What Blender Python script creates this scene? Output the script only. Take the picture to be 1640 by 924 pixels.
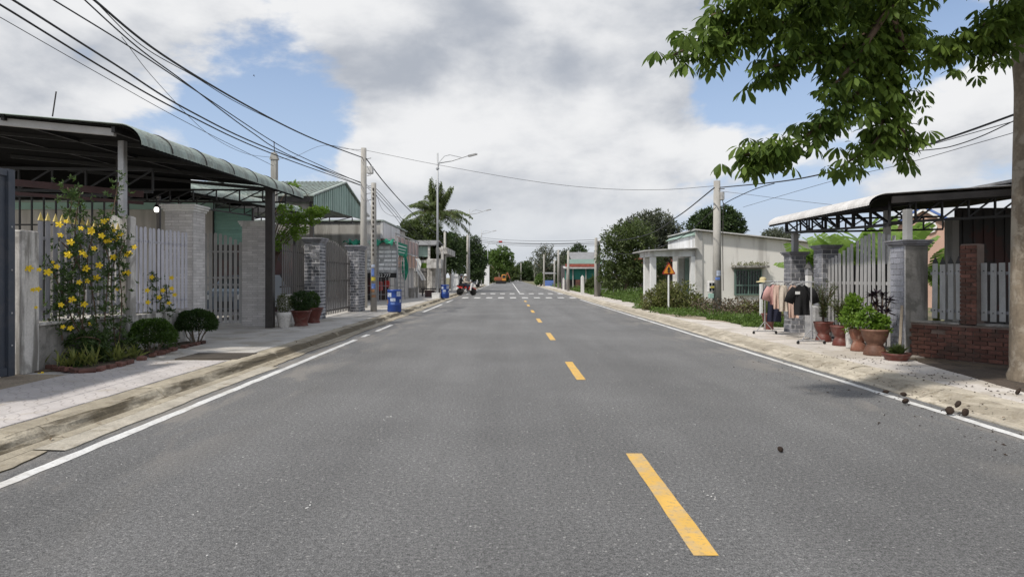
import bpy, math, random
import numpy as np
from mathutils import Vector, Matrix
S = bpy.context.scene
for o in list(bpy.data.objects): bpy.data.objects.remove(o)
random.seed(11); rng = np.random.default_rng(11)
R = math.radians
col = S.collection

# ---------------------------------------------------------------- camera, sky, sun, exposure
F = 1041.0                      # focal length in photo pixels
cd = bpy.data.cameras.new('camera'); cam = bpy.data.objects.new('camera', cd); col.objects.link(cam)
cam.location = (0, 0, 1.5); cam.rotation_euler = (R(90), 0, 0)
cd.sensor_width = 36; cd.lens = 36 * F / 1640; cd.shift_x = 6 / 1640; cd.shift_y = -18 / 1640
cd.clip_start = 0.05; cd.clip_end = 4000
S.camera = cam

SUN = Vector((0.60, 0.44, -1.0)).normalized()       # direction the sunlight travels
sl = bpy.data.lights.new('sun', 'SUN'); sl.energy = 3.2; sl.angle = R(3); sl.color = (1, .95, .87)
so = bpy.data.objects.new('sun', sl); col.objects.link(so); so.rotation_euler = SUN.to_track_quat('-Z', 'Y').to_euler()

W = bpy.data.worlds.new('World'); S.world = W; W.use_nodes = True
def world():
    nt = W.node_tree; N = nt.nodes; L = nt.links; N.clear()
    out = N.new('ShaderNodeOutputWorld'); bg = N.new('ShaderNodeBackground'); bg.inputs[1].default_value = .1
    sky = N.new('ShaderNodeTexSky'); sky.sky_type = 'NISHITA'; sky.sun_disc = False
    sky.sun_elevation = math.asin(-SUN.z); sky.sun_rotation = math.atan2(-SUN.x, -SUN.y)
    sky.dust_density = .6; sky.ozone_density = 1.6
    tc = N.new('ShaderNodeTexCoord')
    def vm(op, a, b):
        n = N.new('ShaderNodeVectorMath'); n.operation = op
        for i, v in enumerate((a, b)):
            if isinstance(v, tuple): n.inputs[i].default_value = v
            else: L.new(v, n.inputs[i])
        return n
    def mt(op, a, b=0.0, clamp=False):
        n = N.new('ShaderNodeMath'); n.operation = op; n.use_clamp = clamp
        for i, v in enumerate((a, b)):
            if isinstance(v, (int, float)): n.inputs[i].default_value = v
            else: L.new(v, n.inputs[i])
        return n.outputs[0]
    def mr(v, a, b, c, d, kind='SMOOTHSTEP'):
        n = N.new('ShaderNodeMapRange'); n.interpolation_type = kind; n.clamp = True
        L.new(v, n.inputs[0])
        for i, x in enumerate((a, b, c, d)): n.inputs[i + 1].default_value = x
        return n.outputs[0]
    def noise(vec, sc, det, ro, dist=0):
        n = N.new('ShaderNodeTexNoise'); n.inputs['Scale'].default_value = sc; n.inputs['Detail'].default_value = det
        n.inputs['Roughness'].default_value = ro; n.inputs['Distortion'].default_value = dist; L.new(vec, n.inputs['Vector']); return n.outputs[0]
    def mix(f, a, b):
        n = N.new('ShaderNodeMix'); n.data_type = 'RGBA'; L.new(f, n.inputs[0])
        for i, v in ((6, a), (7, b)):
            if isinstance(v, tuple): n.inputs[i].default_value = (*v, 1)
            else: L.new(v, n.inputs[i])
        return n.outputs[2]
    d = vm('NORMALIZE', tc.outputs['Generated'], (0, 0, 0)).outputs[0]
    sep = N.new('ShaderNodeSeparateXYZ'); L.new(d, sep.inputs[0]); z = sep.outputs[2]
    v = vm('MULTIPLY', d, (1, 1, 1.9)).outputs[0]
    v = vm('ADD', v, (3.1, .4, 1.7)).outputs[0]
    n1 = noise(v, 3.3, 10, .56, .15)
    v2 = vm('ADD', v, (-.035, -.02, .10)).outputs[0]
    n2 = noise(v2, 3.3, 7, .52, .15)
    n3 = noise(v, 1.6, 4, .5)
    tot = n1
    # broad openings (blue) and banks (cloud) of the sky in view: px, py, radius, weight
    for px, py, r, w in ((330, 190, .14, -.17), (500, 215, .13, -.20), (430, 110, .09, -.13), (500, 15, .12, -.20), (395, 255, .10, -.10), (1215, 95, .13, -.20),
                         (1330, 150, .10, -.14), (1500, 75, .12, -.16), (1120, 255, .10, -.05), (640, 300, .22, .10), (150, 60, .33, .12), (840, 90, .34, .17),
                         (700, 240, .16, .10), (1560, 170, .13, .13), (1000, 190, .22, .09), (290, 265, .06, .10)):
        c = Vector(((px - 814) / F, 1, (444 - py) / F)).normalized()
        dn = vm('DISTANCE', d, tuple(c)).outputs['Value']
        tot = mt('ADD', tot, mr(dn, 0, r, w, 0))
    dens = mr(tot, .415, .51, 0, 1)
    lit = mt('MULTIPLY', mt('SUBTRACT', n1, n2), 4.6)
    n4 = noise(v, 8.0, 8, .6, .3)
    thick = mr(tot, .52, .80, 0, 1)
    b = mt('ADD', mt('SUBTRACT', .64, mt('MULTIPLY', thick, .28)), lit)
    b = mt('ADD', b, mr(n3, .35, .65, -.13, .15))
    b = mt('ADD', b, mr(n4, .3, .7, -.20, .20, 'LINEAR'))
    # thicker (greyer) and sunlit (whiter) parts of the cloud banks
    for px, py, r, w in ((860, 120, .26, -.20), (1060, 150, .18, -.22), (680, 50, .16, .12), (60, 110, .14, -.16), (300, 40, .16, -.04), (840, 285, .12, -.12), (650, 225, .11, .34), (860, 178, .09, .18), (985, 205, .10, .20), (180, 60, .20, .08),
                         (1530, 145, .12, .24), (1240, 215, .12, .16), (600, 120, .06, .12), (290, 190, .05, .2), (740, 260, .15, .10)):
        c = Vector(((px - 814) / F, 1, (444 - py) / F)).normalized()
        b = mt('ADD', b, mr(vm('DISTANCE', d, tuple(c)).outputs['Value'], 0, r, w, 0))
    b = mr(b, -.55, 1.15, 0, 1)
    cc = mix(b, (3.7, 4.0, 4.55), (7.5, 7.55, 7.65))
    skyc = mix(mr(z, -.02, .55, 0, 1), (4.3, 5.4, 7.1), vm('MULTIPLY', sky.outputs[0], (1.1, 1.12, 1.2)).outputs[0])
    res = mix(dens, skyc, cc)
    hz = mr(z, 0.0, .17, .8, 0)
    res = mix(hz, res, (5.3, 5.65, 6.1))
    L.new(res, bg.inputs[0]); L.new(bg.outputs[0], out.inputs[0])
world()
S.cycles.max_bounces = 6; S.cycles.diffuse_bounces = 3; S.cycles.glossy_bounces = 2; S.cycles.transmission_bounces = 3
vs = S.view_settings; vs.view_transform = 'Standard'; vs.look = 'None'; vs.exposure = .22; vs.gamma = 1

# ---------------------------------------------------------------- helpers
def at(px, py, Y): return Vector(((px - 814) * Y / F, Y, 1.5 - (py - 444) * Y / F))
def wl(o):
    v = Vector((0, 0, 0))
    while o: v = v + o.location; o = o.parent
    return v
def tag(o, label, cat, group=None):
    o['label'] = label; o['category'] = cat
    if group: o['group'] = group
    return o
def T(name, label, cat, loc=(0, 0, 0), group=None):
    o = bpy.data.objects.new(name, None); col.objects.link(o); o.location = loc; o.empty_display_size = .2
    return tag(o, label, cat, group)
def kind(o, k): o['kind'] = k; return o
def piece(name, me, parent, loc, rot=None, scale=None):
    o = bpy.data.objects.new(name, me); col.objects.link(o)
    o.location = Vector(loc) - (wl(parent) if parent else Vector((0, 0, 0)))
    if rot: o.rotation_euler = rot
    if scale: o.scale = scale
    o.parent = parent
    return o
def copy_tree(o, parent=None):
    c = o.copy(); col.objects.link(c); c.parent = parent
    for ch in o.children: copy_tree(ch, c)
    return c
class MB:
    def __init__(s): s.v = []; s.f = []; s.p = []
    def add(s, vs, fs):
        n = len(s.v); s.p.append((list(vs), list(fs))); s.v += [tuple(v) for v in vs]; s.f += [tuple(i + n for i in f) for f in fs]; return s
    def box(s, x0, x1, y0, y1, z0, z1):
        return s.add([(x0, y0, z0), (x1, y0, z0), (x1, y1, z0), (x0, y1, z0), (x0, y0, z1), (x1, y0, z1), (x1, y1, z1), (x0, y1, z1)],
                     [(0, 3, 2, 1), (4, 5, 6, 7), (0, 1, 5, 4), (1, 2, 6, 5), (2, 3, 7, 6), (3, 0, 4, 7)])
    def bbox(s, x0, x1, y0, y1, z0, z1, b=.01):      # box with chamfered edges
        vs = []; 
        for z, i in ((z0, b), (z0 + b, 0), (z1 - b, 0), (z1, b)):
            X0, X1, Y0, Y1 = x0 + i, x1 - i, y0 + i, y1 - i
            c = b
            vs += [(X0 + c, Y0, z), (X1 - c, Y0, z), (X1, Y0 + c, z), (X1, Y1 - c, z), (X1 - c, Y1, z), (X0 + c, Y1, z), (X0, Y1 - c, z), (X0, Y0 + c, z)]
        fs = [tuple(range(7, -1, -1)), tuple(range(24, 32))]
        for k in range(3):
            for i in range(8): a = k * 8 + i; c2 = k * 8 + (i + 1) % 8; fs.append((a, c2, c2 + 8, a + 8))
        return s.add(vs, fs)
    def bar(s, p, q, w, h, up=(0, 0, 1)):
        p, q = Vector(p), Vector(q); d = (q - p).normalized(); up = Vector(up)
        if abs(d.dot(up)) > .95: up = Vector((0, 1, 0)) if abs(d.y) < .9 else Vector((1, 0, 0))
        a = d.cross(up).normalized() * (w / 2); b = a.cross(d).normalized() * (h / 2)
        vs = [p - a - b, p + a - b, p + a + b, p - a + b, q - a - b, q + a - b, q + a + b, q - a + b]
        return s.add(vs, [(0, 1, 2, 3), (7, 6, 5, 4), (0, 4, 5, 1), (1, 5, 6, 2), (2, 6, 7, 3), (3, 7, 4, 0)])
    def tube(s, pts, r, n=6):
        pts = [Vector(p) for p in pts]; rs = r if isinstance(r, (list, tuple)) else [r] * len(pts)
        vs = []; fs = []; a = None
        for i, p in enumerate(pts):
            d = (pts[min(i + 1, len(pts) - 1)] - pts[max(i - 1, 0)]).normalized()
            if a is None: a = d.orthogonal().normalized()
            a = (a - d * a.dot(d)).normalized(); b = d.cross(a)
            for k in range(n):
                t = 2 * math.pi * k / n; vs.append(p + (a * math.cos(t) + b * math.sin(t)) * rs[i])
        for i in range(len(pts) - 1):
            for k in range(n):
                k2 = (k + 1) % n; fs.append((i * n + k, i * n + k2, (i + 1) * n + k2, (i + 1) * n + k))
        fs.append(tuple(range(n - 1, -1, -1))); m = (len(pts) - 1) * n; fs.append(tuple(range(m, m + n)))
        return s.add(vs, fs)
    def lathe(s, prof, n=24, c=(0, 0, 0), axis='z'):
        vs = []; fs = []
        for r, z in prof:
            for k in range(n):
                t = 2 * math.pi * k / n; x, y = r * math.cos(t), r * math.sin(t)
                if axis == 'y': vs.append((c[0] + x, c[1] + z, c[2] + y))
                else: vs.append((c[0] + x, c[1] + y, c[2] + z))
        for i in range(len(prof) - 1):
            for k in range(n):
                k2 = (k + 1) % n; fs.append((i * n + k, i * n + k2, (i + 1) * n + k2, (i + 1) * n + k))
        fs.append(tuple(range(n - 1, -1, -1))); m = (len(prof) - 1) * n; fs.append(tuple(range(m, m + n)))
        return s.add(vs, fs)
    def prism(s, poly, a, b, axis='z'):
        n = len(poly)
        def P(p, t): return {'z': (p[0], p[1], t), 'y': (p[0], t, p[1]), 'x': (t, p[0], p[1])}[axis]
        vs = [P(p, a) for p in poly] + [P(p, b) for p in poly]
        fs = [tuple(range(n)), tuple(range(2 * n - 1, n - 1, -1))] + [(i, i + n, (i + 1) % n + n, (i + 1) % n) for i in range(n)]
        return s.add(vs, fs)
    def grid(s, fn, nu, nv):
        vs = [fn(i / nu, j / nv) for i in range(nu + 1) for j in range(nv + 1)]
        fs = [(i * (nv + 1) + j, (i + 1) * (nv + 1) + j, (i + 1) * (nv + 1) + j + 1, i * (nv + 1) + j + 1) for i in range(nu) for j in range(nv)]
        return s.add(vs, fs)
    def mesh(s, name, mat, smooth=False):
        me = bpy.data.meshes.new(name); me.from_pydata(s.v, [], s.f); me.materials.append(mat)
        import bmesh
        bm = bmesh.new(); bm.from_mesh(me); bmesh.ops.recalc_face_normals(bm, faces=bm.faces); bm.to_mesh(me); bm.free()
        if smooth: me.polygons.foreach_set('use_smooth', [True] * len(me.polygons))
        return me
    def build(s, name, mat, parent=None, smooth=False):
        off = wl(parent) if parent else Vector((0, 0, 0))
        s.v = [(v[0] - off.x, v[1] - off.y, v[2] - off.z) for v in s.v]
        o = bpy.data.objects.new(name, s.mesh(name, mat, smooth)); col.objects.link(o); o.parent = parent
        return o
    def each(s, name, mat, parent=None, smooth=False):               # every primitive an object of its own
        return [MB().add(v, f).build(name, mat, parent, smooth) for v, f in s.p]
    def top(s, name, mat, label, cat, group=None, smooth=False):     # a thing of one mesh, origin at its base
        a = np.array(s.v); c = Vector(((a[:, 0].min() + a[:, 0].max()) / 2, (a[:, 1].min() + a[:, 1].max()) / 2, a[:, 2].min()))
        s.v = [(v[0] - c.x, v[1] - c.y, v[2] - c.z) for v in s.v]
        o = bpy.data.objects.new(name, s.mesh(name, mat, smooth)); col.objects.link(o); o.location = c
        return tag(o, label, cat, group)
def np_mesh(name, V, Fa, mat, rnd=None, smooth=False):
    me = bpy.data.meshes.new(name); n = len(V); m = len(Fa); k = Fa.shape[1]
    me.vertices.add(n); me.vertices.foreach_set('co', np.ascontiguousarray(V, dtype=np.float32).ravel())
    me.loops.add(m * k); me.loops.foreach_set('vertex_index', np.ascontiguousarray(Fa, dtype=np.int32).ravel())
    me.polygons.add(m); me.polygons.foreach_set('loop_start', np.arange(0, m * k, k, dtype=np.int32))
    if rnd is not None:
        at_ = me.attributes.new('rnd', 'FLOAT', 'FACE'); at_.data.foreach_set('value', np.ascontiguousarray(rnd, dtype=np.float32))
    me.update(calc_edges=True); me.materials.append(mat)
    if smooth: me.polygons.foreach_set('use_smooth', [True] * m)
    return me
def obj(name, me, parent=None, loc=(0, 0, 0)):
    o = bpy.data.objects.new(name, me); col.objects.link(o); o.location = loc; o.parent = parent; return o
def unit(a): return a / np.maximum(np.linalg.norm(a, axis=-1, keepdims=True), 1e-6)
def leaves(name, P, D, N, Ln, Wd, mat, fold=.22, curl=.0, parent=None):
    """folded leaf blades: base P, direction D, rough normal N"""
    P = np.asarray(P, float); n = len(P); D = unit(np.asarray(D, float)); N = np.asarray(N, float)
    Ln = np.broadcast_to(np.asarray(Ln, float).reshape(-1, 1), (n, 1)); Wd = np.broadcast_to(np.asarray(Wd, float).reshape(-1, 1), (n, 1))
    Sd = unit(np.cross(D, N)); Nn = np.cross(Sd, D)
    mid = P + D * Ln * .5; dr = np.zeros((n, 3)); dr[:, 2:] = -Ln * curl
    V = np.stack([P, mid + Sd * Wd * .5 + Nn * fold * Wd + dr * .3, P + D * Ln + dr, mid - Sd * Wd * .5 + Nn * fold * Wd + dr * .3], 1).reshape(-1, 3)
    b = np.arange(n) * 4
    Fa = np.stack([np.stack([b, b + 1, b + 2], 1), np.stack([b, b + 2, b + 3], 1)], 1).reshape(-1, 3)
    off = np.array(wl(parent)) if parent else 0
    me = np_mesh(name, V - off, Fa, mat, np.repeat(rng.random(n), 2))
    return obj(name, me, parent)
def sph(n): return unit(rng.normal(size=(n, 3)))
def crown(name, lobes, nclump, nleaf, Ln, Wd, mat, parent=None, cr=.24, droop=.1, shell=.55):
    """foliage of many leaf blades gathered in clumps over the volume of several lobes (x,y,z,rx,ry,rz)"""
    lobes = np.array(lobes, float); wt = (lobes[:, 3] * lobes[:, 4] * lobes[:, 5]) ** (2 / 3); wt /= wt.sum()
    li = rng.choice(len(lobes), nclump, p=wt); d = sph(nclump); rad = shell + (1 - shell) * rng.random(nclump) ** .6
    rad *= 1 + .16 * np.sin(d[:, 0] * 5 + li) * np.cos(d[:, 2] * 6 + d[:, 1] * 4) + rng.normal(size=nclump) * .05
    C = lobes[li, :3] + d * rad[:, None] * lobes[li, 3:6]
    s = (lobes[li, 3:6].mean(1) * cr) * (.6 + .8 * rng.random(nclump))
    C = np.repeat(C, nleaf, 0); s = np.repeat(s, nleaf); dd = np.repeat(d, nleaf, 0); n = len(C)
    q = sph(n) * (rng.random(n) ** .5)[:, None]
    P = C + q * s[:, None]
    D = unit(q * .9 + dd * .5 + rng.normal(size=(n, 3)) * .5 + np.array([0, 0, -droop]))
    N = unit(rng.normal(size=(n, 3)) * .6 + dd * .5 + np.array([0, 0, .7]))
    ln = Ln * (.65 + .7 * rng.random(n))
    return leaves(name, P, D, N, ln, ln * Wd / Ln, mat, parent=parent)

# ---------------------------------------------------------------- materials
def nodes(name):
    m = bpy.data.materials.new(name); m.use_nodes = True; nt = m.node_tree; b = nt.nodes['Principled BSDF']
    return m, nt, b
def nz(nt, sc, det=4, ro=.55, vec=None, stretch=None, dist=0):
    n = nt.nodes.new('ShaderNodeTexNoise'); n.inputs['Scale'].default_value = sc; n.inputs['Detail'].default_value = det; n.inputs['Roughness'].default_value = ro
    n.inputs['Distortion'].default_value = dist
    if vec is None: vec = nt.nodes.new('ShaderNodeNewGeometry').outputs['Position']
    if stretch:
        q = nt.nodes.new('ShaderNodeVectorMath'); q.operation = 'MULTIPLY'; nt.links.new(vec, q.inputs[0]); q.inputs[1].default_value = stretch; vec = q.outputs[0]
    nt.links.new(vec, n.inputs['Vector']); return n.outputs[0]
def mrange(nt, v, a, b, c, d, sm=False):
    n = nt.nodes.new('ShaderNodeMapRange'); n.clamp = True
    if sm: n.interpolation_type = 'SMOOTHSTEP'
    nt.links.new(v, n.inputs[0])
    for i, x in enumerate((a, b, c, d)): n.inputs[i + 1].default_value = x
    return n.outputs[0]
def cmix(nt, f, a, b, mode='MIX'):
    n = nt.nodes.new('ShaderNodeMix'); n.data_type = 'RGBA'; n.blend_type = mode
    if isinstance(f, (int, float)): n.inputs[0].default_value = f
    else: nt.links.new(f, n.inputs[0])
    for i, v in ((6, a), (7, b)):
        if isinstance(v, (tuple, list)): n.inputs[i].default_value = (*v[:3], 1)
        else: nt.links.new(v, n.inputs[i])
    return n.outputs[2]
def vscale(nt, c, f):
    n = nt.nodes.new('ShaderNodeVectorMath'); n.operation = 'SCALE'; nt.links.new(c, n.inputs[0]) if not isinstance(c, tuple) else setattr(n.inputs[0], 'default_value', c)
    nt.links.new(f, n.inputs['Scale']); return n.outputs[0]
def mth(nt, op, a, b=0.):
    n = nt.nodes.new('ShaderNodeMath'); n.operation = op
    for i, v in enumerate((a, b)):
        if isinstance(v, (int, float)): n.inputs[i].default_value = v
        else: nt.links.new(v, n.inputs[i])
    return n.outputs[0]
def bump(nt, b, h, st=.3, dist=.01):
    n = nt.nodes.new('ShaderNodeBump'); n.inputs['Strength'].default_value = st; n.inputs['Distance'].default_value = dist
    nt.links.new(h, n.inputs['Height']); nt.links.new(n.outputs[0], b.inputs['Normal'])
def mat(name, c, rough=.75, var=.12, sc=2.5, fine=.08, fsc=40, bmp=.15, bsc=60, metal=0, streak=None, spots=None, objvar=0, spec=.4):
    """plain worn surface: colour, two sizes of unevenness, optional rain streaks / stains (colour, amount, scale), per-piece variation"""
    m, nt, b = nodes(name)
    f = mrange(nt, nz(nt, sc), .3, .7, 1 - var, 1 + var)
    g = mrange(nt, nz(nt, fsc, 3), .3, .7, 1 - fine, 1 + fine)
    f = mth(nt, 'MULTIPLY', f, g)
    if objvar:
        oi = nt.nodes.new('ShaderNodeObjectInfo'); f = mth(nt, 'MULTIPLY', f, mrange(nt, oi.outputs['Random'], 0, 1, 1 - objvar, 1 + objvar))
    cc = vscale(nt, tuple(c), f)
    if streak:
        s = mrange(nt, nz(nt, streak[2], 5, .6, stretch=(1, 1, .10)), .46, .62, 0, streak[1], True); cc = cmix(nt, s, cc, streak[0])
    if spots:
        s = mrange(nt, nz(nt, spots[2], 6, .65, dist=.3), .49, .60, 0, spots[1], True); cc = cmix(nt, s, cc, spots[0])
    nt.links.new(cc, b.inputs['Base Color'])
    b.inputs['Roughness'].default_value = rough; b.inputs['Metallic'].default_value = metal; b.inputs['Specular IOR Level'].default_value = spec
    if bmp: bump(nt, b, nz(nt, bsc, 4), bmp, .006)
    return m
def leafmat(name, dark, light, tr=.35, rough=.5, big=1.2, spec=.35, extra=None):
    m, nt, b = nodes(name)
    a = nt.nodes.new('ShaderNodeAttribute'); a.attribute_name = 'rnd'
    f = mth(nt, 'ADD', mth(nt, 'MULTIPLY', a.outputs['Fac'], .6), mth(nt, 'MULTIPLY', mrange(nt, nz(nt, big, 3), .3, .7, 0, 1), .4))
    c = cmix(nt, f, dark, light)
    if extra: c = cmix(nt, mrange(nt, a.outputs['Fac'], 1 - extra[1], 1 - extra[1] + .01, 0, 1), c, extra[0])
    nt.links.new(c, b.inputs['Base Color']); b.inputs['Roughness'].default_value = rough; b.inputs['Specular IOR Level'].default_value = spec
    t = nt.nodes.new('ShaderNodeBsdfTranslucent'); nt.links.new(cmix(nt, .5, c, (.35, .5, .05), 'MULTIPLY'), t.inputs[0])
    tc = vscale(nt, c, mth(nt, 'ADD', 1.5, 0)); nt.links.new(tc, t.inputs[0])
    mx = nt.nodes.new('ShaderNodeMixShader'); mx.inputs[0].default_value = tr
    nt.links.new(b.outputs[0], mx.inputs[1]); nt.links.new(t.outputs[0], mx.inputs[2])
    nt.links.new(mx.outputs[0], nt.nodes['Material Output'].inputs[0])
    return m
def asphalt():
    m, nt, b = nodes('asphalt')
    big = mrange(nt, nz(nt, .35, 5, .6), .3, .7, .84, 1.16)
    lane = mrange(nt, nz(nt, 1.1, 4, stretch=(1, .05, 1)), .3, .7, .86, 1.14)
    gr = mrange(nt, nz(nt, 120, 2, .6), .3, .7, .35, 1.65)
    gr2 = mrange(nt, nz(nt, 36, 5, .75), .3, .7, .40, 1.60)
    f = mth(nt, 'MULTIPLY', mth(nt, 'MULTIPLY', big, lane), mth(nt, 'MULTIPLY', gr, gr2))
    c = vscale(nt, (.158, .157, .156), f)
    # pale stone chips
    vo = nt.nodes.new('ShaderNodeTexVoronoi'); vo.inputs['Scale'].default_value = 24
    nt.links.new(nt.nodes.new('ShaderNodeNewGeometry').outputs['Position'], vo.inputs['Vector'])
    chip = mth(nt, 'MULTIPLY', mrange(nt, vo.outputs['Distance'], .15, .24, 1, 0), mrange(nt, nz(nt, 17, 2), .50, .55, 0, .6))
    c = cmix(nt, chip, c, (.46, .45, .43))
    # dusty smears along the edge strips
    sx = nt.nodes.new('ShaderNodeSeparateXYZ'); nt.links.new(nt.nodes.new('ShaderNodeNewGeometry').outputs['Position'], sx.inputs[0])
    ax = mrange(nt, mth(nt, 'ABSOLUTE', mth(nt, 'SUBTRACT', sx.outputs[0], .57)), 2.7, 4.2, 0, 1, True)
    sm = mth(nt, 'MULTIPLY', ax, mrange(nt, nz(nt, 1.7, 6, .65, stretch=(1, .35, 1), dist=.4), .48, .62, 0, .65, True))
    c = cmix(nt, sm, c, (.27, .25, .225))
    dk = mrange(nt, nz(nt, .8, 5, .6, stretch=(1, .2, 1)), .58, .72, 0, .35, True)
    c = cmix(nt, dk, c, (.10, .10, .102))
    nt.links.new(c, b.inputs['Base Color']); b.inputs['Roughness'].default_value = .82; b.inputs['Specular IOR Level'].default_value = .35
    bump(nt, b, nz(nt, 90, 4, .7), .9, .016)
    return m
def paint(name, c, wear=.38):
    m, nt, b = nodes(name)
    f = mrange(nt, nz(nt, 3, 4), .3, .7, .9, 1.06); cc = vscale(nt, c, f)
    w = mrange(nt, nz(nt, 26, 6, .7), .53, .62, 0, wear, True); cc = cmix(nt, w, cc, (.16, .16, .155))
    w2 = mrange(nt, nz(nt, 2.2, 5, .7), .46, .64, 0, .5, True); cc = cmix(nt, w2, cc, (.36, .33, .28))
    nt.links.new(cc, b.inputs['Base Color']); b.inputs['Roughness'].default_value = .7; bump(nt, b, nz(nt, 130, 3), .3, .008)
    return m
def tilemat():
    m, nt, b = nodes('pink_paving'); tc = nt.nodes.new('ShaderNodeTexCoord')
    s = nt.nodes.new('ShaderNodeSeparateXYZ'); nt.links.new(tc.outputs['Object'], s.inputs[0])
    def ring(cx, cy):
        dx = mth(nt, 'SUBTRACT', s.outputs[0], cx); dy = mth(nt, 'SUBTRACT', s.outputs[1], cy)
        r = mth(nt, 'SQRT', mth(nt, 'ADD', mth(nt, 'MULTIPLY', dx, dx), mth(nt, 'MULTIPLY', dy, dy)))
        return mth(nt, 'ABSOLUTE', mth(nt, 'SUBTRACT', mth(nt, 'FRACT', mth(nt, 'MULTIPLY', r, 9.0)), .5)), r
    r1, d1 = ring(-.2, -.2); r2, d2 = ring(.2, .2)
    g1 = mth(nt, 'MULTIPLY', mrange(nt, r1, .40, .48, 0, 1), mrange(nt, d1, .27, .28, 1, 0))
    g2 = mth(nt, 'MULTIPLY', mrange(nt, r2, .40, .48, 0, 1), mrange(nt, d2, .27, .28, 1, 0))
    g = mth(nt, 'MAXIMUM', g1, g2)
    oi = nt.nodes.new('ShaderNodeObjectInfo')
    f = mth(nt, 'MULTIPLY', mrange(nt, nz(nt, 1.3, 5), .3, .7, .86, 1.12), mrange(nt, oi.outputs['Random'], 0, 1, .94, 1.05))
    c = vscale(nt, (.46, .43, .415), mth(nt, 'MULTIPLY', f, mrange(nt, nz(nt, 60, 3), .3, .7, .9, 1.1)))
    c = cmix(nt, mth(nt, 'MULTIPLY', g, .45), c, (.20, .17, .16))
    st = mrange(nt, nz(nt, 2.3, 6, .65, dist=.4), .52, .68, 0, .6, True); c = cmix(nt, st, c, (.36, .31, .24))
    nt.links.new(c, b.inputs['Base Color']); b.inputs['Roughness'].default_value = .8
    bump(nt, b, mth(nt, 'SUBTRACT', mth(nt, 'MULTIPLY', nz(nt, 70, 3), .35), g), .5, .006)
    return m
def kerbmat(name, c, moss):
    m, nt, b = nodes(name)
    f = mth(nt, 'MULTIPLY', mrange(nt, nz(nt, 3.5, 6, .65), .3, .7, .72, 1.2), mrange(nt, nz(nt, 45, 4), .3, .7, .84, 1.16))
    cc = vscale(nt, c, f)
    gn = nt.nodes.new('ShaderNodeNewGeometry'); sn = nt.nodes.new('ShaderNodeSeparateXYZ'); nt.links.new(gn.outputs['Normal'], sn.inputs[0])
    face = mrange(nt, sn.outputs[2], .995, .93, .25, 1)
    s = mth(nt, 'MULTIPLY', face, mrange(nt, nz(nt, 1.1, 6, .62, stretch=(2.5, .6, 2.5), dist=.5), .36, .50, 0, moss, True)); cc = cmix(nt, s, cc, (.095, .075, .045))
    s = mrange(nt, nz(nt, 5, 6, .7), .55, .66, 0, .6, True); cc = cmix(nt, s, cc, (.20, .165, .11))
    nt.links.new(cc, b.inputs['Base Color']); b.inputs['Roughness'].default_value = .9; bump(nt, b, nz(nt, 18, 6, .65), .6, .03)
    return m
def groundmat(name, a, c2, c3=(.20, .16, .11)):
    m, nt, b = nodes(name)
    c = cmix(nt, mrange(nt, nz(nt, .4, 6, .6), .42, .58, 0, 1, True), a, c2)
    c = cmix(nt, mrange(nt, nz(nt, 2.2, 6, .65), .5, .62, 0, .8, True), c, c3)
    c = vscale(nt, c, mrange(nt, nz(nt, 40, 4), .3, .7, .7, 1.3))
    nt.links.new(c, b.inputs['Base Color']); b.inputs['Roughness'].default_value = .95; bump(nt, b, nz(nt, 22, 6), .7, .03)
    return m
X = {}
X['asphalt'] = asphalt(); X['white_line'] = paint('white_road_paint', (.66, .66, .65)); X['yellow_line'] = paint('yellow_road_paint', (.66, .40, .085))
X['tile'] = tilemat()
X['kerb_l'] = kerbmat('kerb_concrete_mossy', (.40, .355, .275), .95); X['kerb_r'] = kerbmat('kerb_concrete', (.53, .475, .385), .5)
X['gutter'] = kerbmat('gutter_concrete', (.43, .395, .33), .2)
X['conc'] = mat('pavement_concrete', (.46, .44, .41), .85, .14, .9, .10, 30, .35, 40, spots=((.27, .235, .18), .55, 1.3))
X['conc_r'] = mat('pavement_concrete_right', (.53, .49, .45), .85, .14, .9, .12, 30, .35, 40, spots=((.31, .265, .20), .5, 1.1))
X['ground'] = groundmat('earth_and_grass', (.10, .12, .045), (.17, .135, .085))
X['soil'] = groundmat('dark_soil', (.075, .055, .04), (.12, .09, .06), (.05, .04, .03))
X['dirt'] = groundmat('pale_dirt', (.33, .28, .21), (.26, .21, .155), (.2, .16, .12))
X['cover'] = mat('drain_cover_concrete', (.06, .05, .04), .9, .25, 3, .2, 30, .5, 40)

# ---------------------------------------------------------------- ground, road, kerbs, pavements
kind(MB().box(-1200, 1200, -300, 1500, -.5, -.06).build('ground', X['ground']), 'structure')
road = kind(MB().grid(lambda u, v: (-4.02 + 9.06 * u, -12 + 332 * v, 0), 4, 60).build('road', X['asphalt']), 'structure')
def strip(name, x0, x1, y0, y1, z, m, wob=.009, step=.2, parent=road):
    n = max(2, int((y1 - y0) / step)); mb = MB(); vs = []
    for i in range(n + 1):
        y = y0 + (y1 - y0) * i / n; vs += [(x0 + random.uniform(-wob, wob), y, z), (x1 + random.uniform(-wob, wob), y, z)]
    mb.add(vs, [(2 * i, 2 * i + 1, 2 * i + 3, 2 * i + 2) for i in range(n)])
    return mb.build(name, m, parent)
strip('edge_line', -3.715, -3.60, -6, 15.6, .004, X['white_line'])
for a, b_ in ((16.3, 17.0), (18.0, 20.4), (28, 36), (38.5, 43), (57, 160)): strip('edge_line', -3.715, -3.60, a, b_, .004, X['white_line'], .006)
strip('edge_line', 4.76, 4.865, -6, 43.5, .004, X['white_line']); strip('edge_line', 4.76, 4.865, 57, 110, .004, X['white_line'])
for i in range(7):
    y0 = 3.50 + 6.0 * i
    strip('centre_dash', 1.0, 1.135, y0, y0 + 2.03, .004, X['yellow_line'], .003)
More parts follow.
